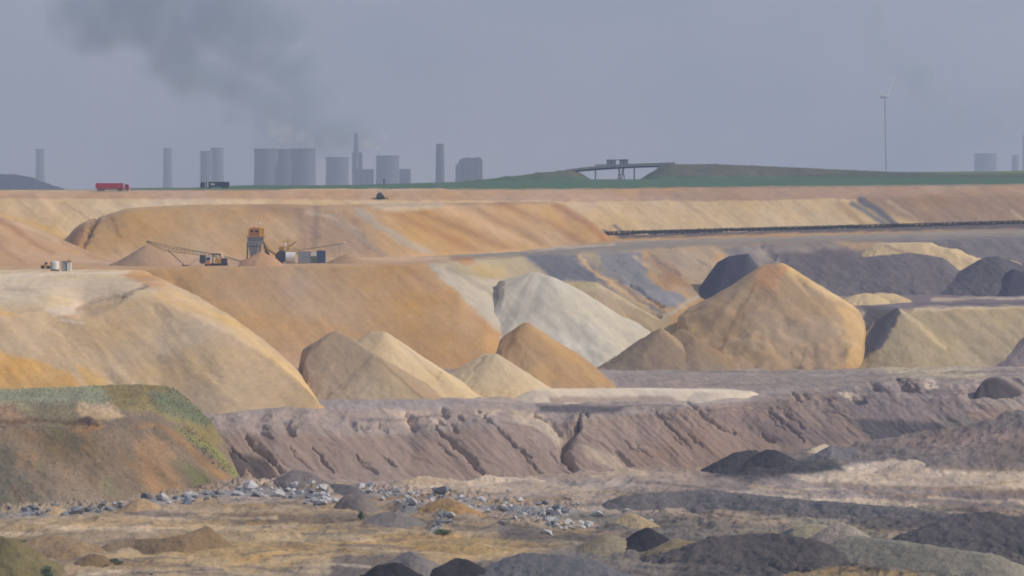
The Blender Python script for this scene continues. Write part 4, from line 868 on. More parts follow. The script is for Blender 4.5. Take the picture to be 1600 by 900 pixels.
m = MB(); m.prism([(x * s, z * s) for x, z in ((-2, .5), (-2, 1.9), (-.8, 3.2), (.8, 3.3), (1.0, 2.1), (2.0, 1.9), (2.1, .5))], -1.0, 1.0); m.build('body', M_['dark'], e)
m = MB(); m.bar((2.1, 0, .6), (2.6, 0, .6), .3); m.prism([(2.5, .0), (2.4, 1.1), (2.7, 1.3), (2.8, .1)], -1.7, 1.7); m.build('blade', M_['rust'], e)
for sy in (-1.25, 1.25):
    m = MB(); crawler(m, (0, sy, -.1), 3.8, 1.2, .5); m.build('crawler_track', M_['rubber'], e)
f = Frame('plain', 606, 311); e = empty('marker_cone', f.g, 'small orange warning marker right of the bulldozer', 'marker')
MB().lathe([(.55, 0), (.12, 2.0)], n=14).build('cone', M_['orange'], e); MB().box((0, 0, .05), (1.4, 1.4, .14)).build('base', M_['rubber'], e)
# ---- trucks on the rim road
def truck(px0, px1, pyb, cargo, cabm, label, cabright=True, Y=None, hgt=3.9, stripe=None):
    f = Frame('plain', (px0 + px1) / 2, pyb); 
    if Y: f = Frame('plain', (px0 + px1) / 2, pyb, Y)
    Ln = (px1 - px0) * f.k; e = empty('truck', f.g, label, 'truck'); d = 1 if cabright else -1
    cl = 2.3; x_c = d * (Ln / 2 - cl / 2)
    m = MB(); L2 = Ln - cl - .7; xt = d * (-Ln / 2 + L2 / 2)
    m.prism([(xt - L2 / 2, 1.15), (xt - L2 / 2, hgt), (xt + L2 / 2, hgt), (xt + L2 / 2, 1.15)], -1.25, 1.25); tr = m.build('trailer', cargo, e)
    MB().box((xt - d * (L2 / 2 + .04), 0, 2.5), (.12, 2.45, 2.5)).build('rear_door', M_['dark'], tr)
    m = MB()
    for i in range(9): m.box((xt - L2 / 2 + L2 * (i + .5) / 9, -1.27, (hgt + 1.15) / 2), (.08, .06, hgt - 1.3))
    m.box((xt, -1.27, hgt - .08), (L2, .08, .14)); m.build('side_rib', stripe or cargo, tr)
    m = MB(); pr = [(-1.15, .5), (-1.15, 3.3), (.6, 3.4), (1.1, 2.2), (1.15, .5)]; m.prism([(x_c + d * x, z) for x, z in pr], -1.2, 1.2); cb = m.build('cab', cabm, e)
    m = MB(); m.prism([(x_c + d * x, z) for x, z in ((-.3, 1.9), (-.3, 2.9), (.55, 2.9), (.85, 1.9))], -1.24, 1.24); m.build('window', M_['glass'], cb)
    MB().box((x_c + d * 1.17, 0, .75), (.2, 2.3, .5)).build('bumper', M_['white'], cb)
    MB().box((0, 0, .95), (Ln * .92, 1.0, .3)).build('chassis', M_['dark'], e)
    for wx in (x_c + d * .2, x_c - d * 3.0, x_c - d * 4.2 + 0, xt - d * L2 * .22, xt - d * L2 * .32, xt - d * L2 * .42):
        for sy in (-1, 1):
            wl = MB().tube((wx, sy * .85, .52), (wx, sy * 1.22, .52), .52, n=16).build('wheel', M_['rubber'], e)
            MB().tube((wx, sy * 1.2, .52), (wx, sy * 1.26, .52), .24, n=10).build('hub', M_['steel'], wl)
    return e
truck(150, 202, 298.3, M_['red'], M_['red'], 'red articulated truck driving along the left far rim', Y=2009)
truck(313, 358, 294.6, M_['navy'], M_['navy'], 'dark blue truck with a white stripe behind the cab, right of the red truck', cabright=False, Y=2160, hgt=3.6, stripe=M_['navy'])
f = Frame('plain', 325, 294.6, 2160); g = [o for o in COL.objects if o.name.startswith('truck')][-1]
for o in COL.objects:
    if o.get('label', '').startswith('dark blue truck'): g = o
MB().box((-3.7, 0, 2.1), (.7, 2.6, 3.0)).build('white_stripe', M_['white'], g); MB().box((-1.0, -1.3, 2.3), (2.2, .06, .8)).build('side_sign', M_['white'], g)

# ---- long belt conveyor under the right-hand rim
A, B = W(946, 367.4, 1959), W(1730, 346.8, 1957); A = Vector(map(float, A)); B = Vector(map(float, B))
t = empty('belt_conveyor', A, 'long dark belt conveyor on trestles running along the foot of the right-hand far slope', 'conveyor')
D = B - A; n = 92; Ux = D.normalized()
m = MB(); m.bar(Vector((0, 0, 1.75)), D + Vector((0, 0, 1.75)), 1.7, .22); m.build('belt', M_['belt'], t)
m = MB()
for sy in (-.9, .9): m.bar(Vector((0, sy, 1.4)), D + Vector((0, sy, 1.4)), .12, .3)
m.build('stringer', M_['dark'], t)
rg = random.Random(3)
tm = []
for v in range(4):
    m = MB(); h = 1.4
    for sy in (-.9, .9): m.bar((-.35 - .05 * v, sy, -.6), (0, sy, h), .16); m.bar((.35 + .05 * v, sy, -.6), (0, sy, h), .16)
    m.box((0, 0, .2), (1.5 + .2 * v, 2.6, 1.3)); m.box((0, 0, 1.15), (.9 + .15 * v, 1.9, .6))
    if v % 2 == 0: m.bar((0, -.95, 1.4), (0, -.95, 2.35), .22)
    o = m.build('trestle', M_['dark'], t); tm.append(o)
for i in range(n):
    src = tm[rg.randrange(4)]
    o = src if i < 4 and (src := tm[i]) else src.copy()
    if i >= 4: COL.objects.link(o); o.parent = t
    o.location = D * (i / (n - 1)) + Vector((0, 0, 0)); 
m = MB()
for i in range(46): p = D * ((i + .5) / 46); m.box((p.x, p.y - .95, p.z + 1.95), (.5, .12, .35))
m.build('idler_guard', M_['steel'], t)
m = MB(); m.box((0, 0, .4), (3.4, 3, 2.2)); m.box((-2.3, 0, -.1), (2, 2.4, 1.2)); m.build('drive_head', M_['dark'], t)

# ---- bridge over the motorway cutting
fr = Frame('plain', 965, 278.5, 2606); s = fr.k
t = empty('conveyor_bridge', fr.g, 'dark bridge on slender piers spanning the gap between the green embankments', 'bridge')
def deckline(pts, th, d, up):
    m = MB()
    for (a, b) in zip(pts[:-1], pts[1:]): m.bar(fr(a[0], a[1] - up), fr(b[0], b[1] - up), d, th)
    return m
dp = [(889, 268.6), (915, 266), (945, 263.8), (975, 261.8), (1005, 260.6), (1034, 259.8)]
deckline(dp, 1.15, 8, 0).build('deck', M_['navy'], t)
pw = [(884, 266.5), (915, 262.8), (945, 260.2), (975, 258), (1005, 257), (1054, 255.2)]
deckline(pw, 1.5, 8.6, -.2).build('parapet', M_['concrete'], t)
for x, y in ((930.5, 264.5), (991, 261)):
    m = MB(); m.box(fr(x, (y + 283) / 2), (.65, 5, (283 - y) * s)); m.box(fr(x, y + .6), (1.3, 6.5, .6)); m.build('pier', M_['dark'], t)
m = MB()
for dx0, dx1 in ((-5, -1), (0, -4), (1, 5), (-3, 4), (6, 3)):
    m.bar(fr(970 + dx1, 262.5, -2), fr(970 + dx0, 281, -2), .45); m.bar(fr(970 + dx1, 262.5, 2), fr(970 + dx0, 281, 2), .45)
m.build('trestle_pier', M_['rust'], t)
m = MB()
for x0, x1, y0, y1 in ((930, 962, 256.5, 263), (948, 962, 250.5, 256.8), (968, 981, 250, 260)): fr.box(m, x0, x1, y0, y1, 4)
m.build('machine_house', M_['grey'], t)
m = MB(); 
for x in (949, 955, 961, 969, 974, 980): m.bar(fr(x, 250.5, -2.1), fr(x, 257, -2.1), .35)
m.bar(fr(947, 250, -2.2), fr(982, 249.5, -2.2), .4); m.build('frame', M_['dark'], t)
m = MB(); m.prism([(p.x, p.z) for p in (fr(889, 267), fr(903, 267.5), fr(902, 272), fr(912, 279), fr(897, 281))], -4, 4); m.build('abutment', M_['navy'], t)
m = MB(); m.prism([(p.x, p.z) for p in (fr(1032, 257.5), fr(1054, 256), fr(1030, 268), fr(1020, 277), fr(1014, 277.5))], -4.2, 4.2); m.build('abutment', M_['concrete'], t)
m = MB(); m.prism([(p.x, p.z) for p in (fr(870, 266.5), fr(889, 266), fr(900, 281), fr(884, 281))], -5, 4.2); m.build('abutment', M_['concrete'], t)
EM = ground_mat('embankment_grass', k=.3, streak=.06, mott=.15, bump=.3, across=.05, along=.01, fine=.2)
for nm, rd, lb in (('embankment', [(740, 283, 2606), (800, 276, 2606), (850, 269.5, 2606), (886, 267, 2606)], 0), ('embankment', [(1054, 257, 2606), (1110, 256.5, 2606), (1200, 260, 2606), (1300, 265, 2606), (1400, 269, 2606), (1500, 272, 2606)], 0)):
    o = heap(nm, rd, 3.6, None, (106, 108, 104), slope=.6, flat=5, r0=1, res=1.0, rough=.8, flute=.1, mat=EM, cat=None, keep=4,
             items=[('P', [(700, 275), (1600, 275), (1600, 285), (700, 285)], (96, 112, 102), 2)])
    o['kind'] = 'structure'
# ---- posts and a van on the field
for x, y0, y1, lb in ((601, 279.5, 288.5, 'short dark post on the green field right of the cooling towers'), (655.5, 276.5, 285.5, 'dark post on the green field left of the wide chimney'),
                      (1370, 258.5, 267, 'dark post on the right-hand crest below the wind turbine')):
    f = Frame('plain', x, y1 + .4); e = empty('marker_post', f.g, lb, 'post', 'posts on the field'); h = (y1 - y0) * f.k
    MB().tube((0, 0, -.4), (0, 0, h), .42, .34, n=10).build('pole', M_['dark'], e); MB().box((0, 0, h * .85), (1.0, .3, h * .3)).build('sign_plate', M_['dark'], e)
f = Frame('plain', 1410, 266.8); e = empty('van', f.g, 'tiny white van on the right-hand crest', 'van'); s = 1.0
m = MB(); m.prism([(-2.4, .4), (-2.4, 2.2), (.9, 2.2), (1.7, 1.3), (2.4, 1.1), (2.4, .4)], -1, 1); b = m.build('body', M_['white'], e)
m = MB(); m.prism([(.4, 1.3), (.4, 2.0), (.85, 2.0), (1.45, 1.3)], -1.03, 1.03); m.build('window', M_['glass'], b)
for wx in (-1.5, 1.5):
    for sy in (-.9, .9): MB().tube((wx, sy - .12, .36), (wx, sy + .12, .36), .36, n=14).build('wheel', M_['rubber'], e)
# =================================================================== far background
CM = ground_mat('tower_concrete', k=0, streak=.1, mott=.1, bump=0, across=.05, along=.0, fine=.05)
CM.node_tree.nodes['Attribute'].attribute_name = 'none'
CON = plain_mat('haze_blue_concrete', (.11, .14, .20), .9, 0, .12, .03); COND = plain_mat('dark_cladding', (.07, .09, .13), .9, 0, .12, .03); RED = plain_mat('faded_red_band', (.36, .16, .15), .9)  # bluish air light of the distance is mixed into the concrete colour
GZ = -14.0
def far(px, Y): x, y, z = W(px, 290, Y); return Vector((float(x), Y, GZ))
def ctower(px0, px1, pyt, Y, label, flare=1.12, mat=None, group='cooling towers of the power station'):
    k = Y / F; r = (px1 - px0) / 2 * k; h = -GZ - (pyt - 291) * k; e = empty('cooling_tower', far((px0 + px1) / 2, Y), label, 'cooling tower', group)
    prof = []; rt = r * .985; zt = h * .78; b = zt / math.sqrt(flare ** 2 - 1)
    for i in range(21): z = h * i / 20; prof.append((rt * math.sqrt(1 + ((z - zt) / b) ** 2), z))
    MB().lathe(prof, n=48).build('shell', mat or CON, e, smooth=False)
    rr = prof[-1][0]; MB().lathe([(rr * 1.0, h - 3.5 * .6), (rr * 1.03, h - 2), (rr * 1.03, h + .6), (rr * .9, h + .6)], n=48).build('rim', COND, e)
    return e
def chimney(px0, px1, pyt, Y, label, taper=.8, mat=None, band=None, name='chimney', cat='chimney', shoulder=0):
    k = Y / F; r = (px1 - px0) / 2 * k; h = -GZ - (pyt - 291) * k; e = empty(name, far((px0 + px1) / 2, Y), label, cat)
    MB().lathe([(r, 0), (r * (taper + 1) / 2, h * .5), (r * taper, h)], n=32).build('shaft', mat or CON, e)
    if band: MB().lathe([(r * (taper + .02), h * .93), (r * (taper + .02), h + .5), (r * taper * .7, h + .5)], n=32).build('top_band', band, e)
    return e
ctower(56, 69.5, 233, 11300, 'pale slender tower alone at the far left above the blue wooded hill', 1.25)
ctower(255, 269, 231.5, 11300, 'pale slender tower alone between the red truck and the dark truck', 1.1)
ctower(313, 331, 236.5, 9800, 'left one of the pair of towers above the dark truck', 1.15)
ctower(329.5, 349.5, 231, 10400, 'right taller one of the pair of towers above the dark truck', 1.2)
ctower(397, 435, 233, 8300, 'leftmost tower of the massive close group of three', 1.06)
ctower(425, 467, 233.5, 8450, 'middle tower of the massive close group of three', 1.06)
ctower(455, 493.5, 233, 8300, 'rightmost tower of the massive close group of three', 1.05)
ctower(509, 545, 246, 9200, 'cooling tower right of the massive group, under the steam', 1.08)
ctower(587.5, 624, 243.5, 9000, 'flat topped cooling tower with a dark rim between two low blocks', 1.07)
ctower(1522, 1558, 240, 12500, 'very faint tower near the right edge behind the field', 1.03, group=None)
chimney(1581, 1592, 242, 12550, 'very faint slim tower at the right edge', 1.0)
chimney(1597, 1601.5, 212, 12600, 'very faint chimney cut by the right edge', .7)
chimney(680, 695, 225, 8000, 'broad tapering chimney standing alone right of the cooling towers', .80, COND, plain_mat('brownish_top', (.13, .10, .11), .9))
chimney(552, 561, 208, 9300, 'thin tall stack rising into the steam', .75, CON)
def block(px0, px1, pyt, Y, label, d=60, pts=None, name='power_block', cat='building', mat=None):
    k = Y / F; h = -GZ - (pyt - 291) * k; e = empty(name, far((px0 + px1) / 2, Y), label, cat); w2 = (px1 - px0) / 2 * k
    pr = [(-w2, 0), (-w2, h), (w2, h), (w2, 0)] if pts is None else [((x - (px0 + px1) / 2) * k, -GZ - (y - 291) * k) for x, y in pts]
    MB().prism(pr, -d / 2, d / 2).build('wall', mat or COND, e)
    m = MB(); n = max(3, int(w2 / 6))
    for i in range(n): m.box((-w2 + 2 * w2 * (i + .5) / n, -d / 2 - .6, h * .45), (w2 * .5 / n, 1.2, h * .8))
    m.build('wall_panel', CON, e); return e
block(557, 584, 264.5, 9100, 'low block at the foot of the thin tall stack')
block(624, 641.5, 264, 9050, 'low block attached to the right of the flat topped tower')
block(551, 566, 238, 9350, 'narrow boiler house behind the low block and under the steam')
e = block(712, 754, 246, 8100, 'round shouldered boiler house right of the broad chimney', 60, [(712, 300), (712, 262), (713, 258), (716, 256), (718, 250), (724, 247), (733, 246), (738, 247.5), (744, 246), (750, 246), (754, 250), (754, 300)])
# wooded hill
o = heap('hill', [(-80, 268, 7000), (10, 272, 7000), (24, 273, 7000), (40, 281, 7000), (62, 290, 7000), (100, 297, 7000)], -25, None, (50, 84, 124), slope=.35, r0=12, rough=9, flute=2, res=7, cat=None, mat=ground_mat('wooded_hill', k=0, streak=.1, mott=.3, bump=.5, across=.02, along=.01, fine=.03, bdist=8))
o['kind'] = 'structure'
# wind turbine
Y = 6500; k = Y / F; g = far(1386, Y); e = empty('wind_turbine', g, 'faint white wind turbine standing above the right-hand field', 'wind turbine')
hub = Wp(1383, 152, Y) - g; WT = plain_mat('turbine_white', (.36, .39, .46), .5)
MB().tube((0, 0, 0), (hub.x, 4, hub.z - 1), 2.0, 1.1, n=16).build('tower', WT, e)
yaw = math.radians(62)
m = MB(); nd = Vector((math.sin(yaw), -math.cos(yaw), 0)); m.tube(hub - nd * 8, hub + nd * 2, 2.1, 1.9, n=12); na = m.build('nacelle', WT, e)
MB().tube(hub + nd * 2, hub + nd * 5, 1.9, .6, n=12).build('hub', WT, e)
ax = Vector((math.cos(yaw), math.sin(yaw), 0))
for an in (46, 166, 286):
    a = math.radians(an); dr = ax * math.cos(a) + Vector((0, 0, 1)) * math.sin(a); pr = dr.cross(nd)
    m = MB(); n0 = 12; vs = []
    for i in range(n0):
        t_ = i / (n0 - 1); L_ = 2 + 46 * t_; c_ = 3.8 * (1 - t_) ** .8 * (.55 + min(t_ * 5, 1) * .45) + .35; th = .5 * (1 - t_) + .08
        b = hub + nd * 3 + dr * L_
        vs += [b - pr * c_ * .3, b + nd * th, b + pr * c_ * .7, b - nd * th]
    m.add(vs, [(4 * i + j, 4 * i + (j + 1) % 4, 4 * i + 4 + (j + 1) % 4, 4 * i + 4 + j) for i in range(n0 - 1) for j in range(4)] + [(0, 1, 2, 3), tuple(4 * (n0 - 1) + j for j in (3, 2, 1, 0))])
    m.build('blade', WT, e)
# far bushes on the right-hand crest
# ------------------------------------------------------------------ steam plumes
def plume(name, puffs, Y, label_kind, dens, seed, ns=.012, colr=(.56, .74, .85, 1)):
    k = Y / F; bm = bmesh.new(); rr = random.Random(seed); CS = []
    for (px, py, r) in puffs:
        c = Wp(px, py, Y) + Vector((0, rr.uniform(-.4, .4) * r * k, 0)); r = r * 1.15; CS.append((c, r * k)); mt = Matrix.Translation(c) @ Matrix.Diagonal((r * k, r * k, r * k, 1))
        bmesh.ops.create_icosphere(bm, subdivisions=3, radius=1, matrix=mt)
    me = bpy.data.meshes.new(name); bm.to_mesh(me); bm.free(); o = link(name, me)
    md = o.modifiers.new('r', 'REMESH'); md.mode = 'VOXEL'; md.voxel_size = 9
    mt = bpy.data.materials.new(name); mt.use_nodes = True; N = mt.node_tree.nodes; LK = mt.node_tree.links; N.remove(N['Principled BSDF'])
    v = N.new('ShaderNodeVolumePrincipled'); v.inputs['Color'].default_value = colr; v.inputs['Anisotropy'].default_value = .2
    g_ = N.new('ShaderNodeNewGeometry'); n = N.new('ShaderNodeTexNoise'); n.inputs['Scale'].default_value = ns; n.inputs['Detail'].default_value = 5; n.inputs['Roughness'].default_value = .6; n.inputs['Distortion'].default_value = .4
    LK.new(g_.outputs['Position'], n.inputs['Vector'])
    acc = None
    for c, rad in CS:                                            # each billow thins out towards its rim; the noise breaks the rim up
        d = N.new('ShaderNodeVectorMath'); d.operation = 'DISTANCE'; LK.new(g_.outputs['Position'], d.inputs[0]); d.inputs[1].default_value = c
        q = N.new('ShaderNodeMapRange'); q.inputs[1].default_value = rad; q.inputs[2].default_value = rad * .25; q.inputs[3].default_value = 0; q.inputs[4].default_value = 1; LK.new(d.outputs['Value'], q.inputs[0])
        if acc is None: acc = q.outputs[0]
        else:
            a = N.new('ShaderNodeMath'); a.operation = 'SMOOTH_MAX'; a.inputs[2].default_value = .3; LK.new(acc, a.inputs[0]); LK.new(q.outputs[0], a.inputs[1]); acc = a.outputs[0]
    a1 = N.new('ShaderNodeMath'); a1.operation = 'MULTIPLY_ADD'; LK.new(n.outputs['Fac'], a1.inputs[0]); a1.inputs[1].default_value = 3.2; a1.inputs[2].default_value = -1.6 - .36
    a2 = N.new('ShaderNodeMath'); a2.operation = 'ADD'; LK.new(acc, a2.inputs[0]); LK.new(a1.outputs[0], a2.inputs[1])
    r = N.new('ShaderNodeMapRange'); r.inputs[1].default_value = 0; r.inputs[2].default_value = .7; r.inputs[3].default_value = 0; r.inputs[4].default_value = dens; LK.new(a2.outputs[0], r.inputs[0])
    rim = N.new('ShaderNodeMapRange'); rim.inputs[1].default_value = .02; rim.inputs[2].default_value = .3; LK.new(acc, rim.inputs[0]); rm = N.new('ShaderNodeMath'); rm.operation = 'MULTIPLY'; LK.new(r.outputs[0], rm.inputs[0]); LK.new(rim.outputs[0], rm.inputs[1]); r = rm
    LK.new(r.outputs[0], v.inputs['Density']); LK.new(v.outputs[0], N['Material Output'].inputs['Volume'])
    me.materials.append(mt); tag(o, kind='stuff'); mt.cycles.volume_step_rate = .25 if hasattr(mt.cycles, 'volume_step_rate') else None
    return o
plume('steam_plume', [(500, 222, 13), (485, 205, 26), (465, 190, 36), (440, 175, 46), (420, 205, 31), (410, 190, 39), (405, 160, 52), (370, 150, 52), (340, 120, 65), (300, 100, 71), (265, 75, 78), (320, 60, 78), (240, 40, 91), (370, 90, 65),
                      (300, 20, 104), (210, 0, 104), (380, 30, 91), (340, -40, 117), (250, -50, 117), (430, 100, 58), (480, 150, 52), (520, 190, 39), (545, 205, 32), (575, 215, 24), (600, 205, 15), (530, 225, 15), (420, 225, 13), (450, 228, 11), (475, 228, 11), (405, 226, 20), (455, 200, 52), (500, 195, 52), (420, 180, 55), (430, 225, 30), (480, 222, 26), (535, 208, 44), (565, 222, 26), (515, 238, 10), (535, 238, 11), (150, 60, 60), (120, 10, 60), (450, 40, 60), (480, 90, 45), (520, 150, 35)], 9300, '', .015, 3, .009)  # blue-grey steam colour stands in for the plume's shadow side
plume('steam_plume', [(432, 228, 9), (440, 218, 13), (430, 205, 15), (455, 222, 14), (470, 214, 16), (425, 192, 13), (448, 205, 14), (485, 224, 10), (590, 232, 8), (575, 224, 11), (600, 214, 9)], 9000, '', .03, 5, .02, (.97, .98, 1, 1))  # lit puffs of the same steam, brightened by a white colour
plume('steam_plume', [(1540, 225, 14), (1520, 200, 24), (1500, 180, 30), (1470, 150, 36), (1440, 120, 40), (1410, 90, 44), (1390, 60, 46), (1370, 30, 50), (1360, -10, 50), (1560, 190, 26), (1590, 160, 30), (1440, 160, 30)], 11500, '', .011, 8, .008)
# =================================================================== boulders, rubble, shrubs, grass
RM = [plain_mat('pale_rock', (.48, .47, .45), .9, 0, .25, 1.2), plain_mat('blue_grey_rock', (.24, .25, .27), .9, 0, .3, 1.2), plain_mat('white_rock', (.58, .56, .53), .9, 0, .2, 1.2), plain_mat('dark_rock', (.12, .12, .13), .9, 0, .3, 1.2)]
rg = random.Random(21)
def rock_mesh(i, mat):
    bm = bmesh.new()
    for _ in range(rg.choice((9, 11, 14))):
        v = Vector((rg.gauss(0, 1), rg.gauss(0, 1), rg.gauss(0, 1))).normalized() * rg.uniform(.75, 1.05); v.z *= .72; v.x *= rg.choice((.8, 1, 1.2)); bm.verts.new(v)
    r = bmesh.ops.convex_hull(bm, input=bm.verts[:]); bmesh.ops.delete(bm, geom=[g for g in r['geom_interior'] if isinstance(g, bmesh.types.BMVert)], context='VERTS')
    bmesh.ops.bevel(bm, geom=bm.edges[:], offset=.025, segments=1, affect='EDGES')
    me = bpy.data.meshes.new('boulder'); bm.to_mesh(me); bm.free(); me.materials.append(mat); return me
RMS = {m.name: [rock_mesh(i, m) for i in range(4)] for m in RM}
def boulder(px, py, size, kinds, label, group, sh='pit_floor'):
    g = at(sh, px, py); o = bpy.data.objects.new('boulder', rg.choice(RMS[rg.choice(kinds)])); COL.objects.link(o)
    s = size / 2 * g.y / F; o.location = g + Vector((0, 0, s * rg.uniform(-.05, .4))); o.scale = (s * rg.uniform(.8, 1.2), s, s * rg.uniform(.75, 1.1)); o.rotation_euler = (rg.uniform(-.4, .4), rg.uniform(-.4, .4), rg.uniform(0, 6.28))
    tag(o, label, 'boulder', group); return o
P_, B_, W_, D_ = 'pale_rock', 'blue_grey_rock', 'white_rock', 'dark_rock'
def band(n, pathp, spread, smin, smax, kinds, label, group, sh='pit_floor'):
    for _ in range(n):
        t_ = rg.random() * (len(pathp) - 1); i = int(t_); f_ = t_ - i; a, b = pathp[i], pathp[min(i + 1, len(pathp) - 1)]
        x = a[0] + (b[0] - a[0]) * f_ + rg.gauss(0, 6); y = a[1] + (b[1] - a[1]) * f_ + rg.gauss(0, spread)
        boulder(x, y, 1.4 * rg.uniform(smin, smax) * math.exp(rg.gauss(0, .33)), kinds, label, group, sh)
band(62, [(-10, 806), (60, 803), (120, 799), (160, 796), (240, 783), (300, 778), (350, 775), (385, 768)], 4, 6, 12, [P_, B_, B_, D_], 'grey blue boulder in the rubble band along the foot of the weedy mound', 'boulders along the foot of the weedy mound')
band(70, [(375, 768), (430, 770), (480, 775), (520, 780), (480, 785)], 7, 5, 11, [P_, W_, W_, B_], 'whitish boulder in the dense rubble between the weedy mound and the dark mound', 'whitish boulders right of the weedy mound')
band(34, [(560, 768), (590, 764), (620, 774), (680, 776)], 5, 5, 9, [P_, W_], 'pale boulder in the rubble streak behind the brown dome', 'pale boulders behind the brown dome')
band(46, [(625, 795), (660, 790), (690, 775), (705, 790), (680, 828)], 7, 5, 10, [B_, P_, B_], 'blue grey boulder on the grey rubble slope beside the ochre mound', 'blue grey boulders by the ochre mound')
band(62, [(710, 785), (760, 790), (800, 795), (840, 805), (880, 800), (900, 795), (860, 820), (780, 820)], 11, 6, 13, [P_, W_, W_, B_], 'white boulder scattered over the ochre patch in the centre foreground', 'white boulders on the ochre patch')
band(16, [(880, 826), (940, 812)], 5, 6, 11, [W_, P_], 'white boulder right of the ochre patch, before the small tan heap', 'white boulders before the small tan heap')
boulder(981, 800, 17, [W_], 'large white stone on the crest of the small tan heap', None); boulder(1018, 815, 9, [W_], 'white stone at the right foot of the small tan heap', None)
boulder(1531, 826, 8, [W_], 'lone pale stone on the lumpy dark bank at the right', None); boulder(235, 898, 12, [B_], 'grey stone by the bottom edge at the left', None)
# small debris nobody could count
Pm, Xs, Ys, Zs, Qs = SHEETS['pit_floor']
m = MB(); rv = [v.co.copy() for v in RMS[P_][0].vertices]; rf = [tuple(p.vertices) for p in RMS[P_][0].polygons]
def debris(n, region, smin, smax):
    for _ in range(n):
        x, y = region(); g = at('pit_floor', x, y); s = rg.uniform(smin, smax); R_ = Matrix.Rotation(rg.uniform(0, 6.28), 3, 'Z')
        m.add([g + (R_ @ v) * s for v in rv], rf)
debris(500, lambda: (rg.uniform(0, 960), rg.uniform(765, 835)), .15, .4); debris(300, lambda: (rg.uniform(950, 1600), rg.uniform(740, 890)), .15, .35)
o = m.build('rubble', RM[1]); tag(o, kind='stuff')
LEAF = plain_mat('shrub_leaves', (.075, .12, .045), .7, 0, .5, 1.5); STEM = plain_mat('shrub_stem', (.16, .12, .08), .9); GRS = plain_mat('weed_grass', (.165, .175, .11), .8, 0, .45, .5)
def shrub(px, py, w_, h_, label, sh='pit_floor', n=900):
    g = at(sh, px, py); k = g.y / F; w_ *= k; h_ *= k; e = empty('shrub', g, label, 'shrub')
    cl = [(Vector((rg.uniform(-.35, .35) * w_, rg.uniform(-.35, .35) * w_, rg.uniform(.25, .8) * h_)), rg.uniform(.16, .3)) for _ in range(9)]
    m = MB()
    for c, _ in cl: m.tube((0, 0, -.3), c, .09, .03, n=5)
    m.build('stem', STEM, e); m = MB()
    for _ in range(n):
        c, r = rg.choice(cl); d = Vector((rg.gauss(0, 1), rg.gauss(0, 1), rg.gauss(0, 1))).normalized() * r * w_ * rg.random() ** .4; d.z *= h_ / w_; p = c + d
        a = Vector((rg.gauss(0, 1), rg.gauss(0, 1), rg.gauss(0, 1))).normalized() * .16; b = a.orthogonal().normalized() * .10
        m.add([p - a, p - b, p + a, p + b], [(0, 1, 2, 3)])
    m.build('leaves', LEAF, e)
shrub(55, 897, 34, 34, 'leafy green shrub at the lower left corner, the larger of two'); shrub(30, 862, 22, 18, 'low green shrub above the larger shrub at the lower left corner')
shrub(70, 906, 26, 22, 'green shrub cut by the bottom edge near the lower left corner'); shrub(182, 882, 22, 9, 'flat dark shrub at the foot of the pointed brown cone')
shrub(564, 812, 12, 14, 'small dark shrub beside the low grey dome'); shrub(692, 836, 26, 10, 'wide low shrub under the blue grey rubble slope')
# weeds on the mound
m = MB()
def weeds(n, poly, hmin, hmax, sh='weedy_mound'):
    xs = [p[0] for p in poly]; ys = [p[1] for p in poly]; c = 0
    while c < n:
        x, y = rg.uniform(min(xs), max(xs)), rg.uniform(min(ys), max(ys))
        if not in_poly(np.array([x]), np.array([y]), poly)[0]: continue
        g = at(sh, x, y) + Vector((rg.uniform(-.5, .5), rg.uniform(-1, 1), 0)); c += 1; h = rg.uniform(hmin, hmax)
        for _ in range(3):
            a = rg.uniform(0, 6.28); d = Vector((math.cos(a), math.sin(a), 0)) * h * .5
            m.add([g - d * .5, g + d * .5, g + d + Vector((0, 0, h))], [(0, 1, 2)])
weeds(380, [(235, 612), (270, 606), (300, 628), (338, 655), (325, 668), (280, 655), (245, 640)], .2, .5)
weeds(400, [(275, 670), (300, 668), (350, 720), (370, 745), (340, 735)], .25, .6); weeds(900, [(0, 608), (160, 602), (235, 602), (200, 640), (0, 640)], .15, .35)
weeds(500, [(0, 670), (200, 670), (340, 750), (300, 765), (60, 790), (0, 790)], .2, .5)
o = m.build('weeds', GRS); tag(o, kind='stuff')
# =================================================================== light, sky, haze, camera
SUN_EL, SUN_AZ = 40.0, 98.0          # azimuth measured from straight ahead (+Y) towards the right (+X)
w = bpy.data.worlds.new('World'); S.world = w; w.use_nodes = True; nt = w.node_tree; N = nt.nodes; LK = nt.links
bg = N['Background']; bg.inputs['Strength'].default_value = 1.0
sky = N.new('ShaderNodeTexSky'); sky.sky_type = 'NISHITA'; sky.sun_disc = False; sky.sun_elevation = math.radians(SUN_EL); sky.sun_rotation = math.radians(SUN_AZ)
sky.air_density = 1.0; sky.dust_density = 2.0; sky.ozone_density = 1.0
sc_ = N.new('ShaderNodeVectorMath'); sc_.operation = 'SCALE'; LK.new(sky.outputs[0], sc_.inputs[0]); sc_.inputs['Scale'].default_value = .08
tc = N.new('ShaderNodeTexCoord'); mp = N.new('ShaderNodeMapping'); mp.inputs['Scale'].default_value = (1, 1, 2.2); LK.new(tc.outputs['Generated'], mp.inputs[0])
n1 = N.new('ShaderNodeTexNoise'); n1.inputs['Scale'].default_value = 16; n1.inputs['Detail'].default_value = 5; n1.inputs['Roughness'].default_value = .5; LK.new(mp.outputs[0], n1.inputs['Vector'])
rp = N.new('ShaderNodeValToRGB'); rp.color_ramp.elements[0].position = .35; rp.color_ramp.elements[1].position = .65
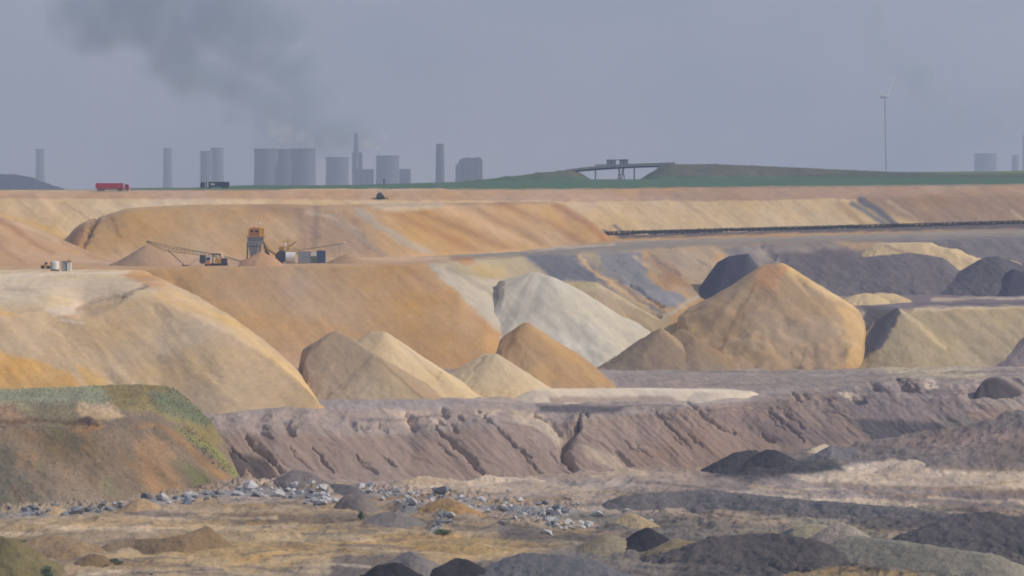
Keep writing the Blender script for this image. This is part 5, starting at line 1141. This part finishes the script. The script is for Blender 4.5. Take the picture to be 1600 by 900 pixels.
rp.color_ramp.elements[0].color = (.255, .308, .465, 1); rp.color_ramp.elements[1].color = (.34, .375, .535, 1); LK.new(n1.outputs['Fac'], rp.inputs[0])
mx = N.new('ShaderNodeMix'); mx.data_type = 'RGBA'; mx.inputs[0].default_value = .88
LK.new(sc_.outputs[0], mx.inputs[6]); LK.new(rp.outputs[0], mx.inputs[7]); LK.new(mx.outputs[2], bg.inputs['Color'])
sl = bpy.data.lights.new('sun', 'SUN'); sl.energy = 2.7; sl.angle = math.radians(1.5); sl.color = (1, .93, .82)
so = bpy.data.objects.new('sun', sl); COL.objects.link(so)
el, az = math.radians(SUN_EL), math.radians(SUN_AZ)
so.rotation_euler = Vector((math.sin(az) * math.cos(el), math.cos(az) * math.cos(el), math.sin(el))).to_track_quat('Z', 'Y').to_euler()

hz = MB().box((0, 6300, 220), (30000, 14000, 800))
hm = bpy.data.materials.new('haze'); hm.use_nodes = True; n = hm.node_tree.nodes; n.remove(n['Principled BSDF'])
pv = n.new('ShaderNodeVolumePrincipled'); pv.inputs['Color'].default_value = (.54, .73, 1.0, 1); pv.inputs['Absorption Color'].default_value = (.3, .3, .3, 1); pv.inputs['Density'].default_value = HAZE; pv.inputs['Anisotropy'].default_value = .45
hm.node_tree.links.new(pv.outputs[0], n['Material Output'].inputs['Volume'])
ho = hz.build('haze', hm); tag(ho, kind='stuff'); ho.display_type = 'WIRE'

cam = bpy.data.cameras.new('camera'); co = bpy.data.objects.new('camera', cam); COL.objects.link(co); S.camera = co
cam.sensor_width = 36; cam.lens = F / 1600 * 36; cam.clip_end = 40000; cam.clip_start = .5
co.rotation_euler = (math.pi / 2 - TH, 0, 0)
S.render.resolution_x, S.render.resolution_y = 1024, 576
vs = S.view_settings; vs.view_transform = 'Standard'; vs.look = 'None'; vs.gamma = 1; vs.exposure = 0; vs.use_curve_mapping = False
cy = S.cycles; cy.max_bounces = 4; cy.diffuse_bounces = 2; cy.volume_bounces = 1; cy.use_denoising = True
cy.volume_step_rate = 1; cy.volume_max_steps = 256
S.render.filter_size = 1.6 if hasattr(S.render, 'filter_size') else 1.5
cy.filter_width = 1.8
